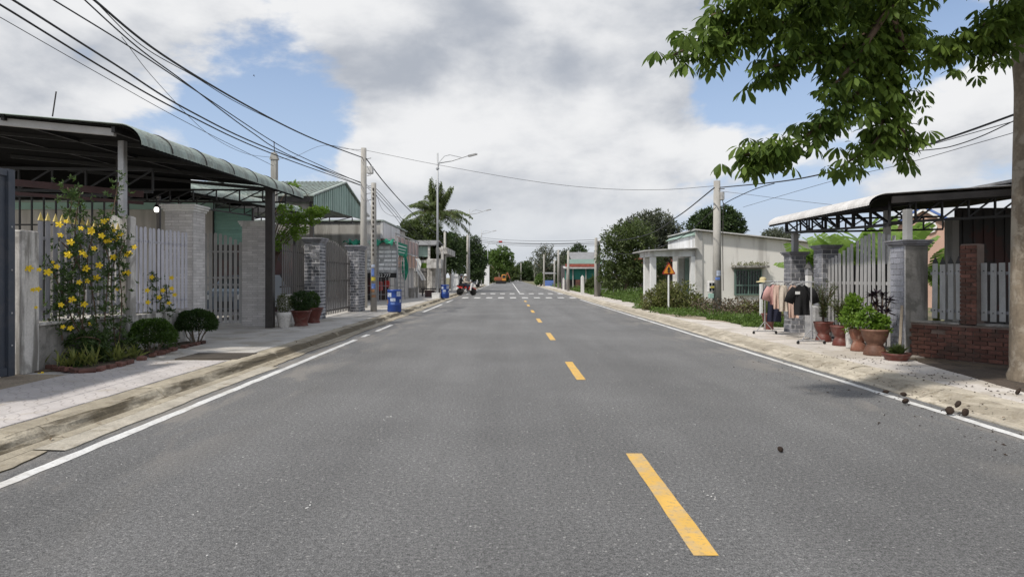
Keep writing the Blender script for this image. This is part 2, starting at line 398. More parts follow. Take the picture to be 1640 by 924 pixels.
strip('centre_line', 1.0, 1.13, 62, 190, .004, X['white_line'])
for k in range(2):
    yy = 46.5 if k == 0 else 58.0
    for i in range(10):
        x = -3.35 + i * .87
        strip('crossing_block', x, x + .44, yy, yy + (1.9 if k == 0 else 2.3), .0042, X['white_line'], .008, .4)

# left gutter apron + kerb
def apron(name, x_out, x_in, m, y0, y1, wob):
    n = int((y1 - y0) / .12); vs = []; ph = random.random() * 6
    for i in range(n + 1):
        y = y0 + (y1 - y0) * i / n
        w = wob * (math.sin(y * 1.3 + ph) * .5 + math.sin(y * 3.7 + ph) * .3 + random.uniform(-.25, .25))
        vs += [(x_out, y, .022), (x_in + w, y, .012), (x_in + w, y, -.01)]
    MBo = MB().add(vs, [(3 * i, 3 * i + 1, 3 * i + 4, 3 * i + 3) for i in range(n)] + [(3 * i + 1, 3 * i + 2, 3 * i + 5, 3 * i + 4) for i in range(n)])
    return kind(MBo.build(name, m), 'structure')
apron('gutter', -4.2, -3.84, X['gutter'], 5.6, 10.8, .035)
apron('gutter', -4.2, -3.95, X['kerb_l'], -6, 5.58, .08)
apron('gutter', -4.2, -3.96, X['kerb_l'], 10.82, 130, .05)
apron('gutter', 5.12, 5.0, X['gutter'], -6, 120, .03)
def kerb(name, prof, m, y0, y1, seg):
    root = kind(bpy.data.objects.new(name, None), 'structure'); col.objects.link(root)
    y = y0
    while y < y1:
        L = seg; n = 8; pts = []
        for i in range(n + 1):
            t = i / n; e = .006 * math.sin((y + t * L) * 2.1)
            pts.append([(x + e + random.uniform(-.006, .006), y + .008 + t * (L - .016), z + random.uniform(-.006, .006) * (z > .03)) for x, z in prof])
        mb = MB(); k = len(prof); mb.add([p for r in pts for p in r], [(i * k + j, (i + 1) * k + j, (i + 1) * k + j + 1, i * k + j + 1) for i in range(n) for j in range(k - 1)]
               + [tuple(range(k)), tuple(range((n + 1) * k - 1, n * k - 1, -1))])
        mb.build('kerb_stone', m, root); y += L
        if y > 40: seg = 6
    return root
kerb('kerb', [(-4.60, -.05), (-4.60, .128), (-4.42, .132), (-4.34, .127), (-4.30, .112), (-4.27, .085), (-4.24, .05), (-4.20, .026), (-4.08, .02), (-4.05, -.05)], X['kerb_l'], -6, 120, 2.0)
kerb('kerb', [(5.60, -.05), (5.60, .128), (5.43, .131), (5.36, .122), (5.28, .10), (5.20, .07), (5.10, .03), (5.02, .013), (5.0, -.05)], X['kerb_r'], -6, 120, 2.0)
# pavements
pl = kind(MB().box(-26, -4.5, -8, 62, -.05, .118).build('pavement', X['conc']), 'structure')
kind(MB().box(-9.5, -4.5, 62.02, 130, -.05, .118).build('pavement', X['conc']), 'structure')
tb = MB().bbox(-.195, .195, -.195, .195, -.02, .016, .005).mesh('paving_tile', X['tile'])
for i in range(4):
    for j in range(21):
        if random.random() < .0: continue
        piece('paving_tile', tb, pl, (-4.815 - .396 * i, 2.55 + .396 * j, .118 + random.uniform(-.002, .002)), (random.uniform(-.006, .006), random.uniform(-.006, .006), random.uniform(-.006, .006)))
slab = MB().bbox(-1.44, 1.44, -1.44, 1.44, -.02, .014, .006).mesh('paving_slab', X['conc'])
for j in range(18):
    piece('paving_slab', slab, pl, (-6.065, 13.2 + 2.9 * j, .118 + .001 * (j % 3)))
kind(MB().box(-6.98, -6.22, 5.5, 9.2, .10, .126).build('dirt_verge', X['dirt']), 'structure')
dc = T('drain_cover', 'dark concrete drain cover let into the left pavement, with a lifting handle', 'drain cover', (-5.05, 11.05, .118))
MB().bbox(-5.58, -4.52, 10.86, 11.72, .10, .142, .008).build('lid', X['cover'], dc)
pr = kind(MB().box(5.5, 6.72, -8, 11.3, -.05, .118).build('pavement', X['conc_r']), 'structure')
MB().box(5.5, 7.6, 11.3, 18.3, -.05, .1185).build('driveway', X['conc_r'], pr); MB().box(5.5, 6.55, 18.3, 130, -.05, .118).build('footway', X['conc_r'], pr)
slr = MB().bbox(-.54, .54, -1.44, 1.44, -.02, .012, .006).mesh('paving_slab', X['conc_r'])
for j in range(20): piece('paving_slab', slr, pr, (6.155, 2 + 2.9 * j, .1185 + .001 * (j % 3)))
slr2 = MB().bbox(-.45, .45, -1.44, 1.44, -.02, .011, .006).mesh('paving_slab', X['conc_r'])
for j in range(2): piece('paving_slab', slr2, pr, (7.14, 12.8 + 2.9 * j, .119))
kind(MB().box(6.72, 30, -8, 11.29, -.05, .100).build('yard_soil', X['soil']), 'structure')
# wobbly tongue of soil over the slabs by the tree
poly = [(6.9, 11.0), (6.9, 4.0), (6.2, 4.2), (6.0, 5.6), (6.05, 6.6), (6.1, 7.4), (6.22, 8.2), (6.38, 9.0), (6.48, 9.7), (6.62, 10.5)]
kind(MB().prism([(x + random.uniform(-.03, .03), y) for x, y in poly], .12, .140).build('soil_patch', X['soil']), 'structure')
kind(MB().box(7.62, 30, 11.3, 62, -.05, .10).build('yard_ground', X['ground']), 'structure')
# ---------------------------------------------------------------- shared materials
X['plaster'] = mat('weathered_plaster', (.58, .56, .53), .9, .16, 1.6, .1, 30, .3, 30, streak=((.13, .12, .105), .85, 4.5), spots=((.25, .235, .215), .7, 2.2))
X['base_plaster'] = mat('stained_base_wall', (.30, .285, .265), .9, .25, 1.8, .12, 30, .4, 30, streak=((.09, .085, .075), .8, 3.5), spots=((.15, .145, .13), .8, 2.6))
X['picket_grey'] = mat('grey_painted_steel', (.29, .29, .315), .55, .1, 4, .06, 40, .05, 60, objvar=.08, streak=((.13, .12, .115), .4, 7))
X['picket_lav'] = mat('lavender_grey_steel', (.50, .495, .55), .5, .08, 4, .05, 40, .05, 60, objvar=.05)
X['yellow_tip'] = mat('faded_yellow_paint', (.55, .43, .13), .6, .15, 6)
X['bluegrey'] = mat('dark_blue_grey_steel', (.055, .065, .085), .5, .12, 2, .05, 30, .05, spots=((.10, .10, .11), .4, 3))
X['black_steel'] = mat('black_painted_steel', (.022, .021, .021), .5, .2, 5, .1, 40, .05)
X['dark_steel'] = mat('dark_brown_steel', (.045, .040, .038), .55, .2, 5, .1, 40, .05)
X['fence_steel'] = mat('brown_grey_bar_steel', (.10, .090, .085), .5, .15, 5, .1, 40, .05, objvar=.15)
X['edging_brick'] = mat('dirty_edging_brick', (.115, .055, .043), .9, .3, 5, .2, 50, .5, 50, objvar=.45)
X['galv'] = mat('galvanised_steel', (.40, .40, .41), .45, .15, 3, .08, 30, .05, metal=.35, streak=((.22, .2, .18), .5, 6))
X['maroon'] = mat('maroon_beam_paint', (.05, .022, .021), .6, .2, 3)
X['roof_green'] = mat('pale_green_roof_sheet', (.34, .40, .36), .5, .12, 1.2, .06, 20, .0, metal=.1, streak=((.17, .17, .15), .55, 3), spots=((.2, .2, .175), .5, 2.4))
X['roof_shade'] = mat('painted_roof_shade', (.016, .0155, .015), .95, .2, 1.2, .1, 20, 0, spec=.03)  # near-black colour that paints in the shade below the canopy roofs
X['mint'] = mat('mint_paint', (.33, .50, .44), .6, .06, 2, .03, 30, .0)
X['shed_green'] = mat('sage_green_cladding', (.31, .42, .37), .5, .1, 1.5, .05, 20, 0, metal=.1, streak=((.16, .22, .19), .5, 3))
X['cream'] = mat('cream_wall', (.52, .49, .46), .9, .1, 1.2, .06, 30, .15, 30, streak=((.32, .3, .27), .4, 3))
X['white_wall'] = mat('white_wall', (.72, .73, .74), .85, .08, 1.2, .05, 30, .15, 30, streak=((.40, .39, .37), .55, 2.2))
X['grey_wall'] = mat('grey_cement_wall', (.50, .49, .465), .9, .12, 1, .08, 30, .2, 30, streak=((.27, .255, .235), .8, 2.4), spots=((.40, .385, .36), .6, 1.2))
X['wbrick'] = mat('pale_split_brick', (.56, .54, .53), .85, .12, 3, .1, 40, .3, 50, objvar=.14)
X['wmortar'] = mat('pale_mortar', (.42, .40, .39), .9)
X['wcap'] = mat('white_moulding', (.68, .67, .65), .8, .1, 3, streak=((.35, .33, .31), .5, 5))
X['gate_grey'] = mat('dull_grey_gate', (.40, .395, .39), .55, .1, 4, .05, 40, .05)
X['gbrick'] = mat('grey_slate_brick', (.17, .173, .19), .8, .22, 4, .2, 40, .4, 45, objvar=.42)
X['gmortar'] = mat('light_mortar', (.60, .59, .59), .9)
X['gcap'] = mat('grey_moulding', (.25, .25, .275), .75, .15, 4, streak=((.14, .13, .13), .5, 5))
X['redbrick'] = mat('red_clay_brick', (.135, .062, .047), .9, .22, 5, .2, 50, .5, 50, objvar=.35, spots=((.075, .05, .04), .7, 3))
X['rmortar'] = mat('grey_mortar', (.17, .13, .11), .95, .2, 4)
X['maroon_pot'] = mat('maroon_glazed_pot', (.115, .03, .022), .5, .2, 5, .1, 40, .1, spots=((.20, .12, .10), .45, 6))
X['clay_pot'] = mat('terracotta_pot', (.20, .085, .055), .8, .2, 5, .12, 40, .2, spots=((.34, .24, .19), .5, 7))
X['white_pot'] = mat('white_pot', (.60, .58, .55), .7, .12, 5, spots=((.3, .28, .25), .5, 9))
X['earth'] = mat('potting_earth', (.05, .035, .025), .95)
X['pole'] = mat('spun_concrete_pole', (.40, .385, .355), .85, .12, 2, .1, 40, .25, 40, streak=((.22, .205, .185), .6, 4))
X['lamp_pole'] = mat('galvanised_lamp_pole', (.42, .43, .44), .5, .08, 2, metal=.3)
X['cable'] = mat('black_cable', (.014, .014, .016), .6, .1, 5, bmp=0)
X['thin_cable'] = mat('grey_cable', (.05, .05, .055), .6, .1, 5, bmp=0)
X['blue'] = mat('blue_plastic', (.018, .055, .26), .42, .12, 4, .05, 40, .05, spots=((.03, .07, .2), .5, 5))
X['sticker'] = mat('pale_sticker', (.42, .47, .58), .6, .3, 14)
X['sticker_y'] = mat('yellow_sticker', (.5, .42, .05), .6, .2, 14)
X['sticker_b'] = mat('blue_sticker', (.12, .2, .48), .6, .3, 14)
X['sticker_r'] = mat('brown_sticker', (.28, .15, .08), .6, .3, 14)
X['white'] = mat('white_paint', (.72, .72, .71), .6, .08, 4)
X['bark'] = mat('grey_brown_bark', (.21, .17, .125), .9, .2, 3, .15, 25, .5, 25, streak=((.10, .08, .06), .6, 6), spots=((.33, .29, .235), .8, 4))
X['twig'] = mat('brown_twigs', (.12, .08, .055), .9, .3, 8)
X['green_paint'] = mat('green_door_paint', (.13, .20, .175), .55, .15, 3)
X['glass'] = mat('dark_glass', (.02, .025, .028), .12, .1, 1, bmp=0, spec=.6)
X['skin'] = mat('skin', (.36, .21, .145), .6, .05, 6, bmp=0)
X['rubber'] = mat('rubber', (.02, .02, .02), .8)
X['orange'] = mat('orange_machine_paint', (.26, .085, .04), .5, .12, 4)
X['black_cloth'] = mat('black_cloth', (.012, .012, .013), .95, .2, 6, bsc=200)
X['navy_cloth'] = mat('navy_cloth', (.018, .02, .04), .95, .2, 6)
X['pink_cloth'] = mat('dusty_pink_cloth', (.50, .29, .27), .95, .1, 6)
X['peach_cloth'] = mat('peach_cloth', (.56, .40, .33), .95, .1, 6)
X['beige_cloth'] = mat('beige_cloth', (.50, .44, .37), .95, .1, 6)
X['red'] = mat('red_paint', (.42, .03, .025), .5, .1, 5)
X['teal'] = mat('teal_sheet', (.03, .20, .165), .6, .15, 1.5, streak=((.02, .12, .1), .5, 3))
X['rust_roof'] = mat('red_roof_tiles', (.30, .085, .06), .8, .25, 3, .2, 12, .4, 14)
X['blue_roof'] = mat('blue_roof_sheet', (.10, .17, .42), .6, .1, 2)
X['pink_wall'] = mat('salmon_gable', (.50, .33, .26), .9, .08, 2)
X['sheet'] = mat('grey_roof_sheet', (.26, .26, .265), .55, .12, 1, metal=.2, streak=((.17, .165, .16), .5, 3))
X['white_sheet'] = mat('pale_roof_sheet', (.58, .57, .56), .45, .1, 1, .05, 20, 0, metal=.1, streak=((.35, .33, .31), .4, 3))
X['gate_silver'] = mat('silver_gate_sheet', (.43, .425, .42), .45, .08, 3, .05, 30, .05, metal=.25, objvar=.06, streak=((.3, .29, .28), .4, 5))
X['net'] = mat('green_shade_net', (.02, .21, .13), .9, .3, 5)
X['dark_wall'] = mat('dark_sheet_wall', (.06, .058, .058), .8, .2, 1.5, spots=((.11, .045, .04), .6, 1.1))
X['plank'] = mat('old_plank', (.26, .215, .165), .9, .15, 3, .15, 30, .3, 30)
L_ = {}
L_['allamanda'] = leafmat('allamanda_leaf', (.026, .052, .014), (.075, .125, .03), .3)
L_['bush'] = leafmat('clipped_bush_leaf', (.018, .045, .006), (.075, .14, .018), .3, .45)
L_['bush_dark'] = leafmat('clipped_bush_dark', (.014, .034, .008), (.05, .095, .018), .3, .45)
L_['tree'] = leafmat('tree_leaf', (.038, .060, .018), (.112, .148, .042), .3)
L_['tree_dark'] = leafmat('dark_tree_leaf', (.028, .050, .018), (.075, .115, .040), .28)
L_['tree_light'] = leafmat('light_tree_leaf', (.05, .10, .02), (.14, .21, .05), .35)
L_['tree_grey'] = leafmat('grey_tree_leaf', (.055, .068, .042), (.13, .145, .095), .25)
L_['whorl'] = leafmat('palmate_leaf', (.030, .062, .012), (.155, .225, .038), .40, .58, .7, .22)
L_['banana'] = leafmat('banana_leaf', (.10, .18, .03), (.24, .36, .08), .42, .45)
L_['palm'] = leafmat('palm_leaf', (.065, .095, .03), (.17, .21, .08), .35)
L_['weed'] = leafmat('weed_leaf', (.05, .095, .018), (.13, .20, .04), .35)
L_['dry'] = leafmat('dry_weed_leaf', (.075, .085, .024), (.19, .21, .06), .3, extra=((.17, .15, .075), .14))
L_['wisp'] = leafmat('olive_wisp', (.035, .05, .015), (.10, .12, .035), .3)
L_['black'] = leafmat('purple_black_leaf', (.010, .006, .010), (.032, .018, .028), .12)
L_['variegated'] = leafmat('variegated_blade', (.07, .10, .02), (.30, .32, .09), .3)
L_['lime'] = leafmat('lime_leaf', (.08, .16, .015), (.19, .29, .04), .4)
X['petal'] = mat('yellow_petal', (.78, .56, .02), .6, .08, 8, bmp=0)

# ---------------------------------------------------------------- building blocks
def truss(p, q, h, n, w, m, parent, name='truss'):
    p, q = Vector(p), Vector(q); mb = MB(); up = Vector((0, 0, h))
    mb.bar(p, q, w, w); mb.bar(p + up, q + up, w, w)
    for i in range(n + 1):
        a = p.lerp(q, i / n); mb.bar(a + Vector((0, 0, w / 2)), a + up - Vector((0, 0, w / 2)), w * .7, w * .7)
        if i < n:
            b = p.lerp(q, (i + 1) / n); mb.bar(a + Vector((0, 0, w / 2)), b + up, w * .6, w * .6)
    return mb.build(name, m, parent)
def canopy_sheet(p0, p1, dvec, depth, rise, lip, drop, m, parent, rib=.125, amp=.014, name='roof_sheet', back=0):
    """corrugated sheet whose street edge rolls down; p0-p1 is where the roll starts, dvec points away from the street"""
    p0, p1, dv = Vector(p0), Vector(p1), Vector(dvec); L = (p1 - p0).length; nu = int(L / rib * 6)
    prof = []
    for k in range(9):
        t = k / 8 * math.pi / 2; prof.append((-lip * math.cos(t), -drop * (1 - math.sin(t))))
    prof += [(depth * .33, rise * .33), (depth * .66, rise * .66), (depth, rise)]
    def fn(u, v):
        k = v * (len(prof) - 1); i = min(int(k), len(prof) - 2); f = k - i
        a = prof[i][0] * (1 - f) + prof[i + 1][0] * f; b = prof[i][1] * (1 - f) + prof[i + 1][1] * f
        c = amp * math.sin(u * L / rib * 2 * math.pi)
        w = math.cos(min(1, max(0, -a / lip)) * math.pi / 2) if a < 0 else 1
        P = p0.lerp(p1, u) + dv * (a - c * (1 - w)) ; P.z += b + c * w
        return tuple(P)
    mb = MB(); mb.grid(fn, nu, len(prof) - 1)
    o = mb.build(name, m, parent)
    s = o.modifiers.new('thickness', 'SOLIDIFY'); s.thickness = .006
    off = Vector((0, 0, -.045)); mu = MB(); mu.grid(lambda u, v: tuple(Vector(fn(u, v)) + off + dv * (.02 if v < .5 else 0)), max(8, nu // 6), len(prof) - 1); mu.build('painted_shade_sheet', X['roof_shade'], parent)  # added dark sheet below the roof, its colour stands in for shade
    return o
def bricks(parent, mortar, brickm, x0, x1, y0, y1, z0, z1, bl, bh, side, jit=.004, core='core', g=.010):
    """core box in mortar with single bricks proud of it on the camera face (-Y) and on the street face; side = +1/-1 for which X face"""
    MB().box(x0 + .003, x1 - .003, y0 + .003, y1 - .003, z0, z1).build(core, mortar, parent)
    bx = MB().bbox(-.5, .5, -.5, .5, -.5, .5, .03).mesh('brick', brickm)
    n = int(round((z1 - z0) / bh)); bh = (z1 - z0) / n
    for r in range(n):
        z = z0 + (r + .5) * bh
        for face in ('y', 'x'):
            a, b = (x0, x1) if face == 'y' else (y0, y1)
            t = a - (bl / 2 if r % 2 else 0) - .0001
            while t < b - .02:
                s, e = max(a, t), min(b, t + bl); t += bl
                if e - s < .035: continue
                c = (s + e) / 2; pr = random.uniform(-jit, jit)
                if face == 'y': piece('brick', bx, parent, (c, y0 + .006 + pr, z), None, (e - s - g, .026, bh - g))
                else: piece('brick', bx, parent, ((x1 - .006 - pr) if side > 0 else (x0 + .006 + pr), c, z), None, (.026, e - s - g, bh - g))
def cap(parent, m, x0, x1, y0, y1, z, steps=((.03, .05), (.06, .05), (.085, .05)), name='cap'):
    mb = MB(); zz = z
    for o, h in steps: mb.bbox(x0 - o, x1 + o, y0 - o, y1 + o, zz + .0005, zz + h, .006); zz += h
    return mb.build(name, m, parent)
def picket_mesh(w, t, h, m, top='flat', name='picket'):
    mb = MB()
    if top == 'flat': mb.bbox(-w / 2, w / 2, -t / 2, t / 2, 0, h, .004)
    elif top == 'round':
        pts = [(-w / 2, 0), (w / 2, 0)] + [(w / 2 * math.cos(a), h - w / 2 + w / 2 * math.sin(a)) for a in [math.pi * k / 8 for k in range(9)]]
        mb.prism(pts, -t / 2, t / 2, 'y')
    elif top == 'point': mb.prism([(-w / 2, 0), (w / 2, 0), (w / 2, h - w * .7), (0, h), (-w / 2, h - w * .7)], -t / 2, t / 2, 'y')
    return mb.mesh(name, m)
def pot_profile(r, h, kind_):
    if kind_ == 'tier': return [(r * .80, 0), (r * .82, .02), (r * .74, h * .22), (r * .60, h * .36), (r * .56, h * .42), (r * .70, h * .52), (r * .88, h * .72), (r * .95, h * .90), (r, h * .93), (r, h), (r * .9, h), (r * .86, h * .92)]
    if kind_ == 'flare': return [(r * .66, 0), (r * .66, .02), (r * .60, h * .2), (r * .62, h * .3), (r * .80, h * .65), (r * .93, h * .90), (r, h * .92), (r, h), (r * .9, h), (r * .86, h * .9)]
    if kind_ == 'drum': return [(r * .85, 0), (r * .9, .03), (r * .86, h * .15), (r * .92, h * .5), (r * .96, h * .9), (r, h * .93), (r, h), (r * .88, h), (r * .85, h * .9)]
    return [(r * .72, 0), (r * .74, .01), (r * .97, h * .75), (r, h * .8), (r, h), (r * .93, h), (r * .9, h * .85)]
def pot(name, label, cat, loc, r, h, kd, m, group=None, stand=None):
    t = T(name, label, cat, loc, group)
    o = MB().lathe(pot_profile(r, h, kd), 28, loc).build('pot', m, t, True)
    MB().lathe([(r * .87, h * .90), (r * .5, h * .915), (.01, h * .93)], 20, loc).build('earth', X['earth'], t)
    return t
def catenary(pts, n=10):
    """smooth line through the given points (Catmull-Rom)"""
    P = [Vector(p) for p in pts]; P = [P[0] * 2 - P[1]] + P + [P[-1] * 2 - P[-2]]; out = []
    for i in range(1, len(P) - 2):
        for k in range(n):
            t = k / n; a, b, c, d = P[i - 1], P[i], P[i + 1], P[i + 2]
            out.append(.5 * ((2 * b) + (c - a) * t + (2 * a - 5 * b + 4 * c - d) * t * t + (3 * b - a - 3 * c + d) * t ** 3))
    return out + [P[-2]]
def text_mesh(s, size, m, name='lettering'):
    cu = bpy.data.curves.new('t', 'FONT'); cu.body = s; cu.size = size; cu.extrude = .003
    o = bpy.data.objects.new('t', cu); col.objects.link(o); bpy.context.view_layer.update()
    me = bpy.data.meshes.new_from_object(o.evaluated_get(bpy.context.evaluated_depsgraph_get())); bpy.data.objects.remove(o)
    me.name = name; me.materials.clear(); me.materials.append(m); return me
# ================================================================= LEFT SIDE, near property
t = T('sheet_gate', 'dark blue-grey sheet metal gate at the left edge of the picture', 'gate', (-6.95, 7.5, .118))
MB().box(-7.0, -6.96, 6.0, 9.05, .14, 2.95).build('panel', X['bluegrey'], t)
fr = MB(); fr.box(-7.03, -6.92, 9.0, 9.12, .118, 3.0).box(-7.02, -6.93, 6.0, 8.99, 2.9, 2.99).box(-7.02, -6.93, 6.0, 8.99, .14, .25); fr.build('frame', X['bluegrey'], t)
rib = MB().bbox(-.012, .012, -.02, .02, 0, 2.6, .004).mesh('rib', X['bluegrey'])
for i in range(12): piece('rib', rib, t, (-6.95, 6.2 + i * .24, .28))
rv = MB().lathe([(.014, 0), (.014, .006), (.004, .012)], 8).mesh('rivet', X['galv'])
for z in (.55, 1.0, 1.6, 2.2): piece('rivet', rv, t, (-6.92, 9.06, z), (0, R(90), 0))

# fence one: weathered posts, grey pickets with yellow spear tips
f1 = T('picket_fence', 'grey picket fence with yellow spear tips between two weathered concrete posts', 'fence', (-6.98, 10.5, .118))
def post(parent, x0, x1, y0, y1, z1, m=None): return MB().bbox(x0, x1, y0, y1, .11, z1, .02).build('post', m or X['plaster'], parent)
post(f1, -7.13, -6.86, 9.2, 9.52, 2.17); post(f1, -7.2, -6.85, 11.7, 11.98, 2.61)
MB().bbox(-7.10, -6.90, 9.53, 11.69, .11, .78, .01).build('base_wall', X['base_plaster'], f1)
MB().bbox(-7.13, -6.87, 9.53, 11.69, .782, .83, .01).each('coping', X['plaster'], f1)
MB().box(-7.02, -6.985, 9.53, 11.69, 2.06, 2.11).box(-7.02, -6.985, 9.53, 11.69, 1.0, 1.05).each('rail', X['picket_grey'], f1)
pk = picket_mesh(.105, .010, 1.47, X['picket_grey']); tip = MB()
tip.add([(-.05, -.012, 0), (.05, -.012, 0), (.05, .012, 0), (-.05, .012, 0), (0, 0, .13)], [(0, 1, 2, 3), (0, 1, 4), (1, 2, 4), (2, 3, 4), (3, 0, 4)])
tipm = tip.mesh('spear_tip', X['yellow_tip'])
for i in range(13):
    p = piece('picket', pk, f1, (-6.96, 9.66 + i * .161, .88 + random.uniform(-.01, .01)), (0, random.uniform(-.01, .01), R(90)))
    s = obj('spear_tip', tipm, p, (0, 0, 1.472))
# fence two: lavender pickets
f2 = T('picket_fence', 'lavender grey picket fence between the weathered post and the pale brick pillar', 'fence', (-6.95, 13, .118))
MB().bbox(-7.06, -6.88, 12.0, 14.05, .11, .80, .012).build('base_wall', X['plaster'], f2)
MB().box(-6.98, -6.945, 12.0, 14.05, 2.16, 2.21).box(-6.98, -6.945, 12.0, 14.05, 1.0, 1.05).each('rail', X['picket_lav'], f2)
pk2 = picket_mesh(.092, .010, 1.62, X['picket_lav'], 'round'); bolt = MB().lathe([(.012, 0), (.012, .006), (.003, .01)], 6).mesh('bolt', X['gate_grey'])
for i in range(13):
    y = 12.08 + i * .157; p = piece('picket', pk2, f2, (-6.92, y, .84 + random.uniform(-.012, .012)), (0, random.uniform(-.012, .012), R(90)))
    for z in (.185, 1.34): b = obj('bolt', bolt, p, (0, -.006, z)); b.rotation_euler = (R(90), 0, 0)
# inner grille behind
g = T('steel_grille', 'tall black bar grille standing behind the grey picket fence', 'grille', (-9, 13.2, .118))
bm_ = MB().box(-.014, .014, -.014, .014, 0, 3.0).mesh('bar', X['black_steel'])
for i in range(14): piece('bar', bm_, g, (-10.9 + i * .245, 13.2, .118))
MB().box(-11, -7.65, 13.18, 13.22, 3.13, 3.19).box(-11, -7.65, 13.185, 13.215, 2.55, 2.58).each('rail', X['black_steel'], g)
# white brick gate pillars
for k, (x0, x1, y0, y1, lab) in enumerate(((-7.45, -6.84, 14.1, 14.66, 'pale brick gate pillar with white moulded cap beside the lavender fence'),
                                           (-7.50, -6.84, 18.3, 18.82, 'pale brick gate pillar with white moulded cap beside the black canopy post'))):
    t = T('gate_pillar', lab, 'pillar', ((x0 + x1) / 2, (y0 + y1) / 2, .118), 'pale brick gate pillars')
    bricks(t, X['wmortar'], X['wbrick'], x0, x1, y0, y1, .118, 2.93, .30, .064, 1, .003)
    cap(t, X['wcap'], x0, x1, y0, y1, 2.93)
# open gate leaf, swung inwards
t = T('gate_leaf', 'dull grey slatted gate leaf swung open inwards between the pale brick pillars', 'gate', (-8.2, 18.45, .118))
for i in range(10):
    x = -7.60 - i * .142; h = 2.30 + .16 * math.sin(i / 9 * math.pi) + .02 * i
    piece('slat', picket_mesh(.085, .014, h, X['gate_grey'], 'round', 'slat'), t, (x, 18.45, .2))
mb = MB()
for z in (.42, 1.26, 1.46, 2.2): mb.box(-8.95, -7.53, 18.475, 18.50, z, z + .05)
mb.each('rail', X['gate_grey'], t); MB().box(-7.545, -7.51, 18.43, 18.47, .14, 2.75).build('hinge_post', X['gate_grey'], t)
# car behind the gate
t = T('parked_car', 'blue-grey car parked in the yard behind the open slatted gate', 'car', (-9.2, 23.0, .118))
prof = [(0, .35), (0, .75), (.1, .85), (1.0, .98), (1.7, 1.42), (2.9, 1.46), (3.6, 1.05), (4.1, .98), (4.2, .5), (4.1, .3)]
MB().prism([(21.0 + a, .118 + b) for a, b in prof], -10.0, -8.4, 'x').build('body', mat('car_paint', (.10, .13, .17), .3, .05, 2, bmp=0, spec=.6), t)
MB().prism([(22.02, 1.12), (22.66, 1.52), (22.64, 1.54), (22.0, 1.14)], -9.9, -8.5, 'x').build('windscreen', X['glass'], t)
for x in (-9.75, -8.65): MB().bbox(x - .16, x + .16, 20.96, 20.998, .78, .93, .01).build('headlight', X['white'], t)
MB().box(-9.5, -8.9, 20.97, 20.999, .5, .72).build('grille', X['black_steel'], t)
for x in (-10.02, -8.54):
    for y in (21.8, 24.3): MB().lathe([(.01, 0), (.3, 0), (.32, .03), (.32, .15), (.3, .18), (.01, .18)], 18, (0, 0, 0)).build('wheel', X['rubber'], t).matrix_local = Matrix.Translation((x + 9.2, y - 23.0, .32)) @ Matrix.Rotation(R(90), 4, 'Y')

# canopy one
c1 = T('canopy', 'large corrugated carport canopy with rolled street edge over the left fence', 'canopy', (-6.4, 17.55, .118))
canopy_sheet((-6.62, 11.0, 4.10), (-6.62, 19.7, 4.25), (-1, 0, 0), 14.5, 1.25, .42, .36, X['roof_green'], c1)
MB().bar((-13.2, 11.16, 4.60), (-6.75, 11.16, 3.98), .08, .12).build('beam', X['gate_grey'], c1)
MB().bbox(-6.53, -6.33, 17.45, 17.65, .118, 4.10, .008).build('post', X['dark_steel'], c1)
MB().bbox(-7.08, -6.97, 11.78, 11.90, 2.611, 3.98, .006).build('post', X['galv'], c1)
MB().bbox(-9.0, -8.88, 14.9, 15.02, .118, 4.3, .006).build('post', X['dark_steel'], c1)
for y in (13.0, 15.0, 17.0, 19.2): MB().bar((-13.0, y, 4.66), (-6.7, y, 4.06), .05, .09).build('purlin', X['black_steel'], c1)
for x in (-6.72, -8.6, -10.6): MB().bar((x, 11.05, 4.0 + .11 * (-6.6 - x)), (x, 19.6, 4.16 + .11 * (-6.6 - x)), .06, .10).build('beam', X['black_steel'], c1)
truss((-12.8, 19.3, 3.75), (-6.6, 19.3, 3.72), .36, 9, .05, X['black_steel'], c1); truss((-12.8, 13.35, 3.32), (-7.3, 13.35, 3.25), .45, 8, .05, X['black_steel'], c1)
MB().box(-21, -9.6, 19.62, 19.66, 3.95, 5.3).build('shade_fill_sheet', X['roof_shade'], c1)  # added panel in the painted shade colour, fills the bright gap under the roof
sm_ = MB()
for i in range(7):
    y = 12.0 + i * 1.35; z = 4.10 + (y - 11) * .0172
    sm_.tube([(-6.62 - .426 * math.cos(a) * -1 * -1 + 0, y, z - .366 * (1 - math.sin(a)) + .014) if False else (-6.62 + .432 * math.cos(a), y, z - .36 * (1 - math.sin(a)) + .016) for a in [math.pi / 2 * k / 8 for k in range(9)]], .012, 5)
sm_.build('seam', X['dark_steel'], c1)
# canopy two, further in
c2 = T('canopy', 'smaller inner carport canopy with rolled pale edge, beyond the large one', 'canopy', (-10.4, 25, .118))
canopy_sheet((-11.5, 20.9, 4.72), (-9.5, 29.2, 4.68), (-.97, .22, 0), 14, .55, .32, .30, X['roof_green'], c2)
truss((-11.4, 21.2, 3.95), (-9.5, 28.9, 3.95), .42, 9, .05, X['black_steel'], c2)
for x, y in ((-11.4, 21.2), (-9.5, 28.9)): MB().bbox(x - .05, x + .05, y - .05, y + .05, .118, 4.5, .005).build('post', X['dark_steel'], c2)
# maroon beam
MB().bar((-10.6, 10.9, 3.30), (-7.15, 12.75, 3.12), .06, .12).bar((-10.6, 10.9, 3.08), (-7.15, 12.75, 2.95), .05, .06).top('beam', X['maroon'], 'maroon steel beam running behind the grey picket fence under the canopy', 'beam')
